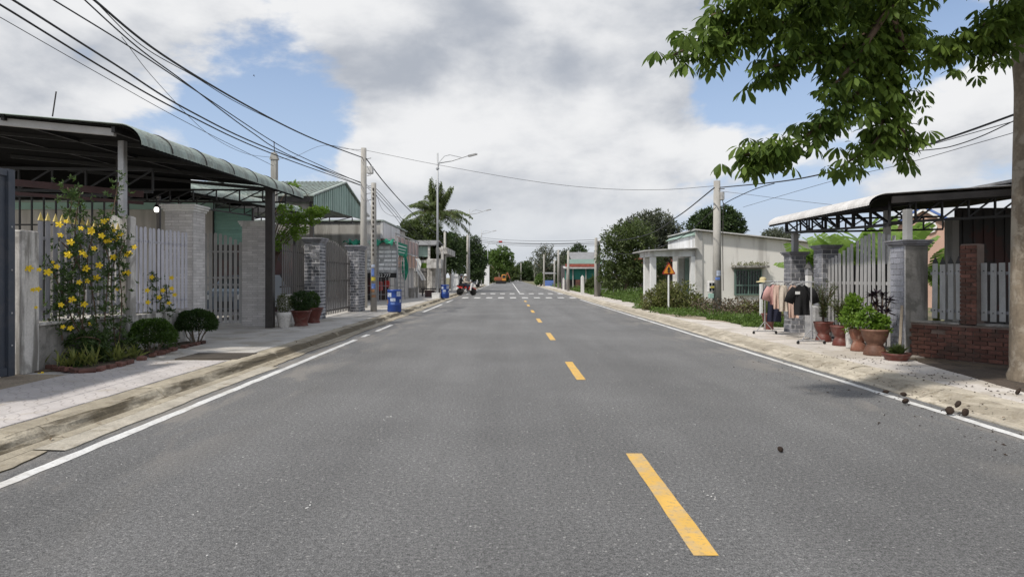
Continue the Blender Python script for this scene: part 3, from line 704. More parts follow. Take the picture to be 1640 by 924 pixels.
# lit lamp under the canopy
lp = T('hanging_lamp', 'small lit white lamp hanging under the canopy beside the pale brick pillar', 'lamp', (-8.66, 16.0, 2.95))
MB().tube([(-8.66, 16, 3.42), (-8.66, 16, 3.28)], .012).bar((-9.6, 16, 3.42), (-8.6, 16, 3.42), .03, .03).build('bracket', X['black_steel'], lp)
MB().lathe([(.015, .20), (.03, .18), (.065, .13), (.065, .12)], 12, (-8.66, 16, 3.10)).build('shade', X['black_steel'], lp)
em, nt, b = nodes('lit_bulb'); b.inputs['Emission Color'].default_value = (1, .97, .9, 1); b.inputs['Emission Strength'].default_value = 2.5; b.inputs['Base Color'].default_value = (.9, .9, .9, 1)
MB().lathe([(.02, 0), (.045, .01), (.055, .05), (.05, .10), (.03, .12)], 12, (-8.66, 16, 3.10)).build('bulb', em, lp, True)

# house behind
h = T('house', 'cream walled house with mint fascia behind the left carport', 'house', (-16, 28, .118))
MB().box(-25, -11.75, 26, 29.8, .11, 4.2).build('wall', X['cream'], h)
MB().box(-25.3, -11.7, 25.75, 25.95, 4.202, 4.46).build('fascia', X['mint'], h)
MB().box(-25.4, -11.72, 25.6, 29.9, 4.462, 4.53).build('roof', X['roof_green'], h)
for x in (-20, -16.5, -13):
    w_ = MB().box(x - .7, x + .7, 25.93, 25.99, 1.0, 2.5).build('window', X['glass'], h); MB().box(x - .78, x + .78, 25.96, 25.998, .94, 2.56).build('frame', X['white'], w_)
rd = T('roller_door', 'green slatted roller shutter seen above the open gate', 'shutter', (-10.9, 25.9, .118))
sl_ = MB().bbox(-.75, .75, -.03, .03, 0, .118, .01).mesh('slat', mat('mint_green_slat', (.20, .36, .30), .5, .08, 3, objvar=.06))
for i in range(12): piece('slat', sl_, rd, (-10.95, 25.9 - .012 * (i % 2), 2.80 + i * .12))
MB().box(-11.74, -8.6, 25.92, 26.02, .118, 2.79).build('bay_shade_panel', X['dark_wall'], rd)  # dark panel painting the shade of the open bay below the shutter
MB().box(-11.74, -11.71, 25.8, 25.91, .118, 4.25).box(-10.19, -10.12, 25.8, 25.91, .118, 4.25).each('guide', X['dark_steel'], rd)
MB().tube([at(84, 187, 12), at(90, 147, 12)], .012).top('antenna', X['dark_steel'], 'thin tilted antenna rod above the left canopy roof', 'antenna')

# planting along the fence: allamanda vines
def flower_mesh():
    mb = MB()
    for k in range(5):
        a = 2 * math.pi * k / 5; c, s = math.cos(a), math.sin(a)
        def rot(x, y, z): return (x * c - y * s, x * s + y * c, z)
        mb.add([rot(0, 0, 0), rot(.028, -.022, .012), rot(.062, -.020, .002), rot(.072, 0, -.006), rot(.062, .020, .002), rot(.028, .022, .012)], [(0, 1, 2, 3), (0, 3, 4, 5)])
    mb.lathe([(.006, -.05), (.010, -.03), (.020, 0)], 6)
    return mb.mesh('flower', X['petal'])
flm = flower_mesh()
def vine(label, spine, flowers, nclump, spread, base):
    t = T('allamanda_vine', label, 'plant', base)
    st = MB()
    for s in spine: st.tube(catenary([at(*p) for p in s], 5), .010, 5)
    st.build('stem', X['twig'], t)
    P, D, N = [], [], []
    for s in spine:
        cs = catenary([at(*p) for p in s], 12)
        for _ in range(int(nclump * len(s))):
            c = random.choice(cs) + Vector(np.array(rng.normal(size=3)) * np.array([.07, .10, .10]) * spread)
            ax = Vector(sph(1)[0]); ax.z = abs(ax.z) + .2; ax.normalize(); q = ax.orthogonal().normalized(); w = ax.cross(q)
            for k in range(5):
                a = 2 * math.pi * k / 5 + random.random()
                P.append(c); D.append(q * math.cos(a) + w * math.sin(a) + ax * .5); N.append(ax)
    n = len(P); leaves('foliage', P, D, N, .075 * (.7 + .6 * rng.random(n)), .030 * (.7 + .5 * rng.random(n)), L_['allamanda'], parent=t)
    for (px, py, Y, sc) in flowers:
        p = at(px, py, Y) + Vector((.06, -.05, 0)); q = Vector((.55 + random.uniform(-.4, .4), -.8 + random.uniform(-.3, .3), .35 + random.uniform(-.3, .3))).to_track_quat('Z', 'Y').to_euler()
        piece('flower', flm, t, p, tuple(q), (sc, sc, sc))
def FY(px): return min(11.55, max(9.3, 6.70 * F / (814 - px)))
sp = [[(150, 565, 10.5), (120, 520, 10.2), (100, 470, 10.0), (80, 430, 9.9), (60, 425, 9.7)],
      [(150, 565, 10.6), (125, 500, 10.3), (115, 440, 10.2), (130, 400, 10.4), (120, 370, 10.4), (128, 310, 10.6)],
      [(160, 560, 10.7), (150, 480, 10.6), (140, 420, 10.5), (150, 380, 10.6), (175, 365, 10.9)],
      [(165, 555, 10.8), (170, 480, 10.8), (175, 420, 10.9), (165, 380, 10.8), (180, 340, 11), (190, 292, 11.2)],
      [(140, 565, 10.4), (90, 560, 10.0), (75, 500, 9.9), (65, 465, 9.8)],
      [(190, 555, 11.0), (195, 480, 11.1), (190, 420, 11.1), (200, 385, 11.2)],
      [(100, 555, 10.1), (130, 540, 10.2), (160, 545, 10.4), (150, 560, 10.4)],
      [(185, 555, 11.0), (182, 520, 11.0), (178, 450, 11.0), (186, 400, 11.1), (176, 372, 11.0)],
      [(130, 540, 10.3), (135, 470, 10.3), (128, 430, 10.3), (110, 400, 10.2), (95, 385, 10.1)], [(110, 345, 10.4), (115, 320, 10.5), (108, 300, 10.5)],
      [(100, 545, 10.0), (95, 500, 10.0), (110, 480, 10.0), (112, 450, 10.1)]]
fl = [(127, 366), (94, 377), (110, 388), (143, 372), (143, 369), (106, 408), (134, 410), (129, 405), (82, 420), (88, 427), (74, 436), (60, 432), (44, 430), (50, 464), (58, 463), (135, 430), (124, 452), (137, 450), (113, 480),
      (132, 487), (98, 523), (110, 525), (142, 518), (95, 488), (55, 492), (166, 386), (170, 387), (179, 412), (182, 382), (160, 378), (200, 408), (204, 406), (196, 438), (202, 437), (212, 396), (185, 463), (163, 355), (180, 370),
      (156, 425), (152, 445), (92, 360), (103, 355), (64, 600), (128, 567), (170, 352), (190, 375), (148, 398)]
vine('tall allamanda vine with many yellow flowers climbing the grey picket fence', sp, [(x, y, FY(x) if y < 590 else 9.4, random.choice((.36, .5, .62, .7, .78, .82))) for x, y in fl], 21, 1.2, (-6.6, 10.5, .118))
sp2 = [[(240, 535, 12.6), (238, 490, 12.6), (240, 450, 12.6), (244, 440, 12.6)], [(255, 535, 12.9), (256, 490, 12.9), (252, 460, 12.9)], [(270, 530, 13.2), (268, 490, 13.2), (266, 455, 13.1)]]
vine('small allamanda shrub with a few yellow flowers against the lavender fence', sp2, [(x, y, 6.72 * F / (814 - x), .68) for x, y in ((233, 465), (240, 444), (234, 484), (252, 476), (268, 485), (272, 445), (272, 462), (258, 465), (277, 472))], 16, .75, (-6.75, 12.9, .118))
# clipped bushes
def clipped(label, c, r, h, n, m, leaf=.045, stems=7):
    t = T('clipped_bush', label, 'bush', (c[0], c[1], .118))
    st = MB()
    for k in range(stems):
        a = k * 2.4; p = Vector((c[0] + .06 * math.cos(a), c[1] + .06 * math.sin(a), .12)); q = Vector((c[0] + r * .6 * math.cos(a), c[1] + r * .6 * math.sin(a), c[2] - h * .15))
        m_ = p.lerp(q, .5) + Vector((random.uniform(-.05, .05), random.uniform(-.05, .05), 0)); st.tube([p, m_, q, q + Vector((0, 0, h * .4))], [.014, .012, .010, .006], 5)
    st.build('stem', X['bark'], t)
    d = sph(n); d[:, 2] = np.abs(d[:, 2]) * 1.25 - .28; d = unit(d); rr = (1 - .3 * rng.random(n) ** 1.6) * (1 + .05 * np.sin(d[:, 0] * 9 + c[1]) + .04 * np.sin(d[:, 2] * 11))
    P = np.array(c) + d * rr[:, None] * np.array([r, r, h]); D = unit(d + rng.normal(size=(n, 3)) * .6)
    leaves('foliage', P, D, unit(d + rng.normal(size=(n, 3)) * .7 + np.array([0, 0, .4])), leaf * (.7 + .6 * rng.random(n)), leaf * .45, m, parent=t)
clipped('rounded light green clipped bush in the brick edged bed', (-6.42, 11.72, .42), .38, .33, 7000, L_['bush'])
clipped('dark green dome bush on bare woody stems near the open gate', (-6.45, 13.45, .50), .385, .33, 8000, L_['bush_dark'], stems=9)
# variegated clumps
for k, (px, py, Y, hh, lab) in enumerate(((62, 590, 9.72, .34, 'leftmost striped sword-leaf plant beside the weathered post'), (104, 590, 9.75, .40, 'striped yellow-green sword-leaf clump behind the front edging bricks'),
                                          (143, 587, 9.95, .42, 'widest striped sword-leaf clump in the middle of the bed'), (183, 577, 10.55, .42, 'striped sword-leaf clump in front of the mossy post'), (213, 567, 10.95, .34, 'rightmost striped leaf clump, next to the light green bush'))):
    b0 = at(px, py, Y); b0.z = .14
    t = T('striped_plant', lab, 'plant', b0, 'striped plants in the bed'); P, D, N, Ls, Ws = [], [], [], [], []
    for i in range(34 if k else 16):
        a = random.random() * 6.28; ln = hh * random.uniform(.6, 1.1); el = random.uniform(.5, 1.35)
        P.append((b0.x + .13 * random.uniform(-1, 1), b0.y + .10 * random.uniform(-1, 1), .14)); d = (math.cos(a) * math.cos(el), math.sin(a) * math.cos(el), math.sin(el)); D.append(d); N.append((-d[0], -d[1], .6)); Ls.append(ln); Ws.append(.032)
    leaves('blades', P, D, N, Ls, Ws, L_['variegated'], curl=.12, parent=t)
cv = T('ground_plant', 'low dark leafy plants filling the brick edged bed', 'plant', (-6.6, 10.9, .12))
crown('foliage', [(-6.62, 10.3, .22, .22, .5, .16), (-6.62, 11.2, .28, .22, .4, .22), (-6.6, 12.4, .25, .15, .5, .18), (-6.68, 10.7, .42, .16, .5, .2)], 80, 22, .06, .03, L_['allamanda'], cv)
# bricks edging the bed
be = T('brick_edging', 'row of loose red bricks edging the planting bed on the left pavement', 'edging', (-6.3, 11, .118))
eb = MB().bbox(-.105, .105, -.05, .05, 0, .065, .006).mesh('brick', X['edging_brick'])
line = [at(x, y, Y) for x, y, Y in ((66, 590, 0), (100, 594, 0), (150, 597, 0), (200, 585, 0), (250, 570, 0), (300, 556, 0), (338, 548, 0))] if False else [Vector(((x - 814) * (1426 / (y - 444)) / F, 1426 / (y - 444), .118)) for x, y in ((62, 588), (100, 594), (128, 598), (152, 596), (200, 585), (250, 569), (300, 556), (336, 548))]
acc = 0
for a, b in zip(line, line[1:]):
    L = (b - a).length; n = max(1, int(L / .235)); 
    for i in range(n):
        if random.random() < .12: continue
        p = a.lerp(b, (i + .5) / n); ang = math.atan2(b.y - a.y, b.x - a.x)
        piece('brick', eb, be, (p.x, p.y, .119 + .014 * random.random()), (random.uniform(-.25, .35), random.uniform(-.10, .10), ang + random.uniform(-.22, .22)))
kind(MB().prism([(-6.88, 9.4), (-6.5, 9.6), (-6.05, 9.5), (-6.2, 10.4), (-6.3, 11.5), (-6.32, 13.6), (-6.88, 13.9)], .115, .140).build('soil_bed', X['soil']), 'structure')
# ================================================================= LEFT SIDE, middle distance
f3 = T('picket_fence', 'black steel picket fence on a low plastered wall behind the maroon pots', 'fence', (-6.6, 19.8, .118))
MB().bbox(-6.70, -6.52, 18.85, 21.0, .11, .98, .012).build('base_wall', X['plaster'], f3)
pk3 = picket_mesh(.10, .010, 1.50, X['fence_steel'], 'point')
for i in range(12): piece('picket', pk3, f3, (-6.58, 18.95 + i * .178, 1.0), (0, 0, R(90)))
MB().box(-6.63, -6.6, 18.85, 21.0, 2.25, 2.29).box(-6.63, -6.6, 18.85, 21.0, 1.2, 1.24).each('rail', X['dark_steel'], f3)
for x0, x1, y0, y1, z, lab in ((-6.60, -6.1, 21.02, 21.7, 2.62, 'grey stone gate pillar beside the maroon pots'), (-6.36, -5.9, 25.7, 26.75, 2.60, 'grey stone gate pillar at the far end of the black gate')):
    t = T('gate_pillar', lab, 'pillar', ((x0 + x1) / 2, (y0 + y1) / 2, .118), 'grey stone gate pillars, left')
    bricks(t, X['gmortar'], X['gbrick'], x0, x1, y0, y1, .118, z, .25, .11, 1, .010, g=.024); cap(t, X['gcap'], x0, x1, y0, y1, z, ((.03, .05), (.06, .06), (.09, .05)))
t = T('double_gate', 'black steel bar gate with arched top between the grey stone pillars', 'gate', (-6.28, 23.7, .118))
for i in range(17):
    y = 21.85 + i * .236; h = 2.62 - .075 * (y - 22.9) ** 2 if y > 22.9 else 2.62 - .10 * (22.9 - y) ** 2
    piece('bar', picket_mesh(.13, .010, h, X['fence_steel'], 'point', 'bar'), t, (-6.25, y, .2), (0, 0, R(90)))
mb = MB()
for z in (.3, 1.35, 2.0): mb.box(-6.30, -6.27, 21.72, 25.68, z, z + .06)
mb.each('rail', X['dark_steel'], t)
# pots in front of the fence
def potplant(t, c, r, h, n, m, leaf): 
    d = sph(n); P = np.array(c) + d * (1 - .4 * rng.random(n) ** 1.5)[:, None] * np.array([r, r, h]); D = unit(d + rng.normal(size=(n, 3)) * .7)
    leaves('foliage', P, D, unit(d + np.array([0, 0, .6])), leaf * (.7 + .6 * rng.random(n)), leaf * .5, m, parent=t)
t = pot('potted_plant', 'white flared pot with a thin grey-green plant beside the black canopy post', 'plant pot', (-6.12, 17.72, .13), .19, .42, 'plain', X['white_pot'])
potplant(t, (-6.12, 17.72, .78), .2, .26, 700, L_['wisp'], .05)
t = pot('potted_plant', 'maroon pot with a round clipped shrub, middle of three by the black fence', 'plant pot', (-5.83, 18.3, .13), .29, .44, 'flare', X['maroon_pot'])
potplant(t, (-5.83, 18.3, .82), .31, .28, 3600, L_['bush_dark'], .05); MB().tube([(-5.83, 18.3, .5), (-5.83, 18.3, .8)], .02).build('stem', X['bark'], t)
t = pot('potted_plant', 'maroon pot with a small pale shrub, farthest of three by the black fence', 'plant pot', (-5.85, 19.5, .13), .30, .46, 'flare', X['maroon_pot'])
potplant(t, (-5.9, 19.5, .80), .24, .25, 1600, L_['bush'], .06)
# shrub behind the black fence
t = T('leafy_shrub', 'loose light green shrub with layered branches behind the black fence', 'shrub', (-7.4, 20.3, .118))
st = MB(); st.tube([(-7.4, 20.3, .12), (-7.38, 20.3, 1.6), (-7.3, 20.2, 2.6)], [.05, .04, .02]); lob = []
for px, py in ((455, 352), (470, 345), (490, 342), (505, 340), (512, 338), (462, 370), (475, 375), (452, 392), (480, 368), (458, 335), (468, 300), (447, 380), (500, 352), (486, 354)):
    p = at(px, py, 20.0); st.tube([(-7.3, 20.2, max(1.5, p.z - .9)), ((p.x - 7.3) / 2, 20.1, p.z - .3), p], [.02, .014, .006], 5); lob.append((p.x, p.y, p.z, .24, .3, .11))
st.build('stem', X['twig'], t); crown('foliage', lob, 200, 16, .085, .045, L_['lime'], t, cr=.35)

# concrete post with lightning spike behind the canopies
t = T('concrete_post', 'weathered concrete post with a metal spike rising behind the rolled canopy edge', 'post', (-10.1, 28, .118))
MB().bbox(-10.2, -9.95, 27.88, 28.12, .11, 6.55, .02).prism([(-10.24, 6.55), (-9.91, 6.55), (-10.0, 6.85), (-10.15, 6.85)], 27.85, 28.15, 'y').build('shaft', X['pole'], t)
MB().tube([(-10.07, 28, 6.85), (-10.09, 28, 7.35)], .02).build('spike', X['dark_steel'], t)

# green shed
sh = T('shed', 'sage green sheet metal shed with a gable end facing the street', 'shed', (-16, 35.5, .118))
rib_n = 60
def gz(y): return 5.3 + (y - 30) * (1.35 / 5.6) if y < 35.6 else 6.65 - (y - 35.6) * (1.2 / 5.4)
mb = MB()
for i in range(rib_n):
    y0 = 30.05 + 10.9 * i / rib_n; y1 = 30.05 + 10.9 * (i + 1) / rib_n; o_ = .03 * (i % 2)
    mb.prism([(y0, 4.82 + .02 * (y0 - 30)), (y1, 4.82 + .02 * (y1 - 30)), (y1, gz(y1) - .08), (y0, gz(y0) - .08)], -9.02 + o_, -8.98 + o_, 'x')
mb.build('gable_cladding', X['shed_green'], sh)
for a, b, c, d in ((29.6, gz(30) - .10, 35.6, 6.65), (35.6, 6.65, 41.5, gz(41.5))):
    mb = MB(); n = 80
    mb.prism([(a, b), (c, d), (c, d + .07), (a, b + .07)], -26, -8.85, 'x')
    for i in range(n): x = -26 + 17.1 * i / n; mb.bar((x, a, b + .09), (x, c, d + .09), .05, .04)
    mb.build('roof', X['roof_green'], sh)
MB().box(-26, -9.1, 29.75, 29.85, 4.95, 5.17).build('fascia', X['dark_steel'], sh); MB().box(-26, -9.2, 30.2, 30.3, 4.5, 4.9).each('header', X['cream'], sh)
for x, y in ((-9.1, 30.1), (-9.1, 40.9), (-14, 30.1), (-19, 30.1)): MB().bbox(x - .09, x + .09, y - .09, y + .09, .118, 5.0, .006).build('post', X['dark_steel'], sh)
truss((-13.5, 30.0, 3.98), (-7.2, 30.0, 4.0), .27, 6, .06, X['black_steel'], sh, 'rail_frame')
# white house
hs = T('house', 'flat topped grey and white plastered house beyond the green shed', 'house', (-14, 47, .118))
MB().box(-25, -8.25, 42, 52, .11, 5.05).build('wall', X['grey_wall'], hs)
MB().prism([(41.95, 4.0), (48.5, 4.0), (48.5, 5.05), (41.95, 5.10)], -8.245, -8.10, 'x').build('street_face', X['white_wall'], hs)
MB().box(-8.24, -8.13, 42.0, 48.4, 3.4, 3.99).build('brick_band', X['redbrick'], hs)
MB().box(-25.1, -8.05, 41.9, 52.1, 5.105, 5.2).build('roof_edge', X['roof_green'], hs)
# street stall shop
sp_ = T('shop_stall', 'roadside stall of steel frames covered with white notices under green shade net', 'stall', (-7.5, 37.5, .118))
MB().box(-9.1, -6.35, 37.0, 37.06, 1.75, 3.35).build('board', mat('grey_board', (.44, .45, .46), .7, .2, 4, spots=((.18, .18, .18), .5, 3)), sp_)
nt_ = MB().bbox(-.5, .5, -.004, .004, -.5, .5, .001).mesh('notice', mat('white_notice', (.82, .83, .84), .7, .12, 8, objvar=.15))
for r in range(6):
    x = -9.0
    while x < -6.6:
        w = random.uniform(.18, .5)
        if random.random() < .92: piece('notice', nt_, sp_, (x + w / 2, 36.985, 3.18 - r * .24), (0, random.uniform(-.05, .05), 0), (w * .92, 1, random.uniform(.10, .17)))
        x += w
MB().box(-8.9, -6.35, 36.98, 37.03, 1.47, 1.74).build('number_board', X['black_steel'], sp_)
tm = text_mesh('0.222.777', .26, X['white']); piece('lettering', tm, sp_, (-7.72, 36.975, 1.51), (R(90), 0, 0))
mb = MB()
for x in (-9.1, -7.4, -6.3): mb.box(x - .04, x + .04, 36.9, 36.97, .118, 3.75)
for z in (3.4, 3.7): mb.bar((-9.1, 36.93, z), (-6.3, 36.93, z), .04, .04)
mb.build('frame', X['galv'], sp_)
mb = MB(); mb.grid(lambda u, v: (-9.3 + 2.8 * u, 36.3 + 1.2 * v, 3.62 + .14 * math.sin(u * 17) * math.cos(v * 5) + .08 * math.sin(u * 41) - .25 * (1 - v)), 40, 10); mb.build('shade_net', X['net'], sp_)
mb = MB()
for i in range(9): mb.box(-8.9 + i * .27, -8.87 + i * .27, 37.1, 37.13, .15, 1.46)
for z in (.5, 1.0): mb.box(-8.95, -6.4, 37.1, 37.12, z, z + .03)
mb.build('security_bars', X['galv'], sp_)
MB().box(-9.2, -7.3, 39.5, 39.6, .118, 3.4).box(-9.2, -7.3, 37.2, 39.5, 3.36, 3.4).build('dark_back', X['dark_wall'], sp_)
MB().bbox(-8.1, -7.4, 38.0, 38.4, .7, 1.25, .05).bbox(-7.3, -7.0, 38.2, 38.4, .9, 1.3, .04).each('goods', X['red'], sp_)
# shop street frontage
fr = T('stall_frame', 'street side frame of the stall with faded pink panels and a ladder rack', 'stall', (-7.2, 46, .118))
MB().box(-7.6, -7.5, 41.2, 51.8, .118, 2.2).build('wall', X['cream'], fr)
pm = MB().bbox(-.02, .02, -.42, .42, 0, .95, .004).mesh('panel', mat('faded_pink_panel', (.46, .34, .32), .7, .15, 3, objvar=.1))
for i in range(11): piece('panel', pm, fr, (-7.2, 41.9 + i * .92, 3.2))
mb = MB()
for i in range(7): mb.box(-7.16, -7.10, 41.3 + i * 1.7, 41.36 + i * 1.7, .118, 4.3)
mb.bar((-7.13, 41.2, 4.28), (-7.13, 51.8, 4.28), .08, .08).bar((-7.13, 41.2, 3.15), (-7.13, 51.8, 3.15), .06, .06); mb.build('frame', X['galv'], fr)
MB().box(-7.3, -7.2, 41.2, 51.8, 2.2, 3.1).build('lower_panel', X['pink_wall'], fr)
gs = T('sign_board', 'green sign board with pale lines fixed to the stall frame', 'sign', (-6.9, 43, 2.9))
MB().bbox(-7.06, -7.02, 40.6, 45.3, 2.9, 3.75, .01).build('board', X['net'], gs)
MB().box(-7.03, -7.012, 41.0, 44.8, 3.5, 3.56).box(-7.03, -7.012, 41.0, 44.4, 3.3, 3.34).box(-7.03, -7.012, 41.6, 44.0, 3.1, 3.14).build('pale_lines', X['white'], gs)
ld = T('ladder_rack', 'pale grey steel rack with rungs leaning on the stall front', 'rack', (-6.8, 40.6, .118))
mb = MB(); mb.bar((-7.02, 40.4, .13), (-7.1, 40.4, 2.7), .05, .05).bar((-6.42, 40.4, .13), (-6.5, 40.4, 2.7), .05, .05)
for i in range(9): mb.bar((-7.03, 40.4, .35 + i * .27), (-6.44, 40.4, .35 + i * .27), .04, .04)
mb.build('frame', X['galv'], ld)
MB().grid(lambda u, v: (-6.55 + .26 * math.sin(math.pi * v) ** .7 * (u - .5) * 1.6, 41.2 + .04 * math.sin(v * 6), 1.25 + 1.75 * v), 4, 12).top('feather_banner', X['net'], 'dark green feather banner hanging by the stall', 'banner').modifiers.new('thickness', 'SOLIDIFY').thickness = .01
MB().grid(lambda u, v: (-5.95 + .05 * math.sin(v * 9) + .75 * (v - .35) ** 2 * (1 if v > .35 else -1.2) + .28 * (u - .5), 43.2 + .05 * math.sin(u * 5), 2.75 - 1.55 * v if v < .62 else 2.75 - 1.55 * v + .1), 4, 16).top('tarpaulin', X['white'], 'crumpled white tarpaulin strip hanging from the shop frame', 'tarpaulin').modifiers.new('thickness', 'SOLIDIFY').thickness = .012
# crates, benches and cart in front
def crate(name, label, cat, x0, x1, y0, y1, z0, z1, m):
    t = T(name, label, cat, ((x0 + x1) / 2, (y0 + y1) / 2, z0))
    mb = MB(); w = .03; mb.box(x0, x1, y0, y0 + w, z0 + w, z1).box(x0, x1, y1 - w, y1, z0 + w, z1).box(x0, x0 + w, y0 + w, y1 - w, z0 + w, z1).box(x1 - w, x1, y0 + w, y1 - w, z0 + w, z1).box(x0, x1, y0, y1, z0, z0 + w)
    mb.build('body', m, t); MB().bbox(x0 - .015, x1 + .015, y0 - .015, y1 + .015, z1 + .001, z1 + .05, .008).build('lid', m, t)
crate('foam_box', 'white foam box on the pavement beside the far blue drum', 'box', -4.95, -4.45, 42.1, 42.6, .118, .42, X['white'])
crate('crate', 'grey crate in front of the stall ladder rack', 'crate', -6.6, -6.0, 43.0, 43.6, .118, .75, X['plaster'])
crate('crate', 'dark low crate between the grey crate and the white foam box', 'crate', -5.7, -5.1, 44.5, 45.1, .118, .55, X['dark_wall'])
t = T('bench', 'low dark bench in front of the black ornate gate', 'bench', (-5.5, 47, .118))
MB().bbox(-6.3, -4.9, 46.8, 47.3, .62, .70, .01).build('seat', X['dark_steel'], t)
for x in (-6.2, -5.0):
    for y in (46.85, 47.2): MB().box(x - .03, x + .03, y - .03, y + .03, .118, .619).build('leg', X['dark_steel'], t)
# balcony house
bh = T('house', 'small house with dark roof, grey concrete parapets and black ornate gate', 'house', (-7.2, 58, .118))
MB().box(-11, -6.4, 57, 66, .11, 3.0).build('wall', X['plaster'], bh)
MB().prism([(56.5, 4.35), (60, 4.9), (66, 4.5), (66, 4.4), (60, 4.78), (56.5, 4.25)], -11, -6.35, 'x').build('roof', X['sheet'], bh)
MB().bbox(-6.4, -5.35, 57.2, 65.5, 3.55, 4.1, .02).build('parapet', X['plaster'], bh); MB().bbox(-6.9, -5.7, 55.0, 57.1, 2.25, 3.05, .02).build('parapet', X['plaster'], bh)
MB().box(-7.9, -6.95, 56.9, 56.99, 3.3, 4.2).build('shutter', X['wisp'] if 'wisp' in X else X['shed_green'], bh)
for x in (-8.0, -6.9, -5.75): MB().bbox(x - .1, x + .1, 56.6, 56.8, .118, 4.2, .01).build('column', X['plaster'], bh)
MB().box(-7.8, -7.0, 57.0 - .06, 57.0 - .02, 2.3, 2.75).build('sign_strip', L_['lime'], bh)
gb = MB().box(-.035, .035, -.02, .02, 0, 2.0).mesh('gate_bar', X['black_steel'])
for i in range(9): piece('gate_bar', gb, bh, (-7.9 + i * .12, 55.2, .15))
mb = MB().box(-8, -6.9, 55.18, 55.22, 1.9, 1.97).box(-8, -6.9, 55.18, 55.22, .6, .66).each('gate_rail', X['black_steel'], bh)
for y in (58.5, 60.5, 62.5): MB().box(-6.395, -6.38, y, y + 1.3, .3, 2.4).build('door', X['glass'], bh)
wf = T('picket_fence', 'white concrete picket fence beyond the balcony house', 'fence', (-5.85, 74, .118))
wp = MB().bbox(-.08, .08, -.09, .09, 0, 1.75, .01).mesh('picket', X['white'])
for i in range(16): piece('picket', wp, wf, (-5.85, 67 + i * 1.1, .118))
MB().box(-5.9, -5.82, 67, 84, .5, .6).box(-5.9, -5.82, 67, 84, 1.5, 1.6).each('rail', X['white'], wf)
t = T('gate_pillar', 'tall white gate pillar on the left far along the road', 'pillar', (-4.0, 122, 0)); MB().bbox(-4.5, -3.55, 121.5, 122.5, -.05, 3.6, .02).build('shaft', X['white'], t); cap(t, X['wcap'], -4.5, -3.55, 121.5, 122.5, 3.6)

# drums
def drum(label, x, y):
    t = T('drum', label, 'drum', (x, y, .13), 'blue plastic drums'); r = .275; h = .88
    prof = [(r * .93, 0), (r * .97, .02), (r, .05), (r * 1.0, .26), (r * 1.03, .28), (r * 1.0, .30), (r, .56), (r * 1.03, .58), (r, .60), (r * .99, .80), (r * 1.02, .82), (r * 1.02, .88), (r * .97, .88), (r * .95, .80), (.02, .79)]
    MB().lathe(prof, 32, (x, y, .13)).build('shell', X['blue'], t, True)
    for a0, a1, z0, z1, m in ((-150, -105, .60, .76, 'sticker'), (-62, -22, .62, .82, 'sticker'), (-115, -72, .42, .55, 'sticker'), (-112, -78, .30, .39, 'sticker_b'), (-160, -140, .32, .50, 'sticker_r'), (-35, -15, .38, .50, 'sticker')):
        mb = MB(); mb.grid(lambda u, v: (x + (r + .004) * math.cos(R(a0 + (a1 - a0) * u)), y + (r + .004) * math.sin(R(a0 + (a1 - a0) * u)), .13 + z0 + (z1 - z0) * v), 6, 2); mb.build('sticker', X[m], t)
drum('blue plastic drum with stickers beside the slim concrete pole', -4.5, 25.7); drum('blue plastic drum farther off, beside the white foam box', -4.15, 42.6)
# ================================================================= poles, lamps, cables
def pole(label, x, y, z1, r0, r1, group=None, holes=False, name='utility_pole', z0=.1, m=None):
    t = T(name, label, 'pole', (x, y, z0), group)
    MB().lathe([(r0, 0), (r1, z1 - z0), (r1 * .3, z1 - z0 + .01)], 16, (x, y, z0)).build('shaft', m or X['pole'], t, True)
    return t
def stickers(t, x, y, r, zs):
    for z0, z1, m in zs:
        a0 = random.uniform(-140, -110); a1 = a0 + random.uniform(50, 80); mb = MB()
        mb.grid(lambda u, v: (x + r * math.cos(R(a0 + (a1 - a0) * u)), y + r * math.sin(R(a0 + (a1 - a0) * u)), z0 + (z1 - z0) * v), 5, 1); mb.build('sticker', X[m], t)
p1 = pole('tall round concrete utility pole with meter box behind the stone pillar', -6.45, 29, 7.25, .17, .12)
MB().bbox(-6.30, -6.02, 28.86, 29.1, 6.1, 6.45, .03).build('junction_box', X['wcap'], p1)
mb = MB(); 
for i, z in enumerate((6.75, 6.0, 5.2, 4.9)): mb.bar((-6.33, 28.95, z), (-6.1, 28.9, z + .04), .03, .03)
for i in range(4): mb.tube([(-6.26 + .05 * i, 28.85, 5.0 - .1 * i), (-6.24 + .05 * i, 28.84, 3.6), (-6.27 + .04 * i, 28.85, 2.4)], .012, 5)
mb.build('brackets_and_conduits', X['galv'], p1)
p2 = pole('slim perforated concrete pole beside the near blue drum', -5.36, 25.9, 5.25, .13, .10)
hm = MB().bbox(-.028, .028, -.02, .02, -.05, .05, .006).mesh('hole', X['cover'])
for i in range(15): piece('hole', hm, p2, (-5.36, 25.9 - .108, 2.4 + i * .185))
stickers(p2, -5.36, 25.9, .134, [(1.55, 1.85, 'sticker_b'), (1.36, 1.5, 'sticker_y'), (1.05, 1.25, 'sticker_b'), (.7, .8, 'sticker_r'), (.9, 1.02, 'sticker_r'), (1.9, 2.0, 'sticker')])
p3 = pole('concrete utility pole with a meter box in front of the white house', 7.77, 24.2, 5.08, .17, .12)
mbx = MB().bbox(7.40, 7.62, 24.0, 24.25, .95, 1.35, .015).build('meter_box', X['wcap'], p3)
for i in range(2):
    for j in range(2): MB().bbox(7.425 + .105 * i, 7.50 + .105 * i, 23.985, 23.999, .99 + .19 * j, 1.10 + .19 * j, .003).build('meter_window', X['glass'], mbx)
MB().bbox(7.46, 7.60, 23.97, 23.984, 1.105, 1.165, .002).build('sticker', X['sticker_y'], mbx)
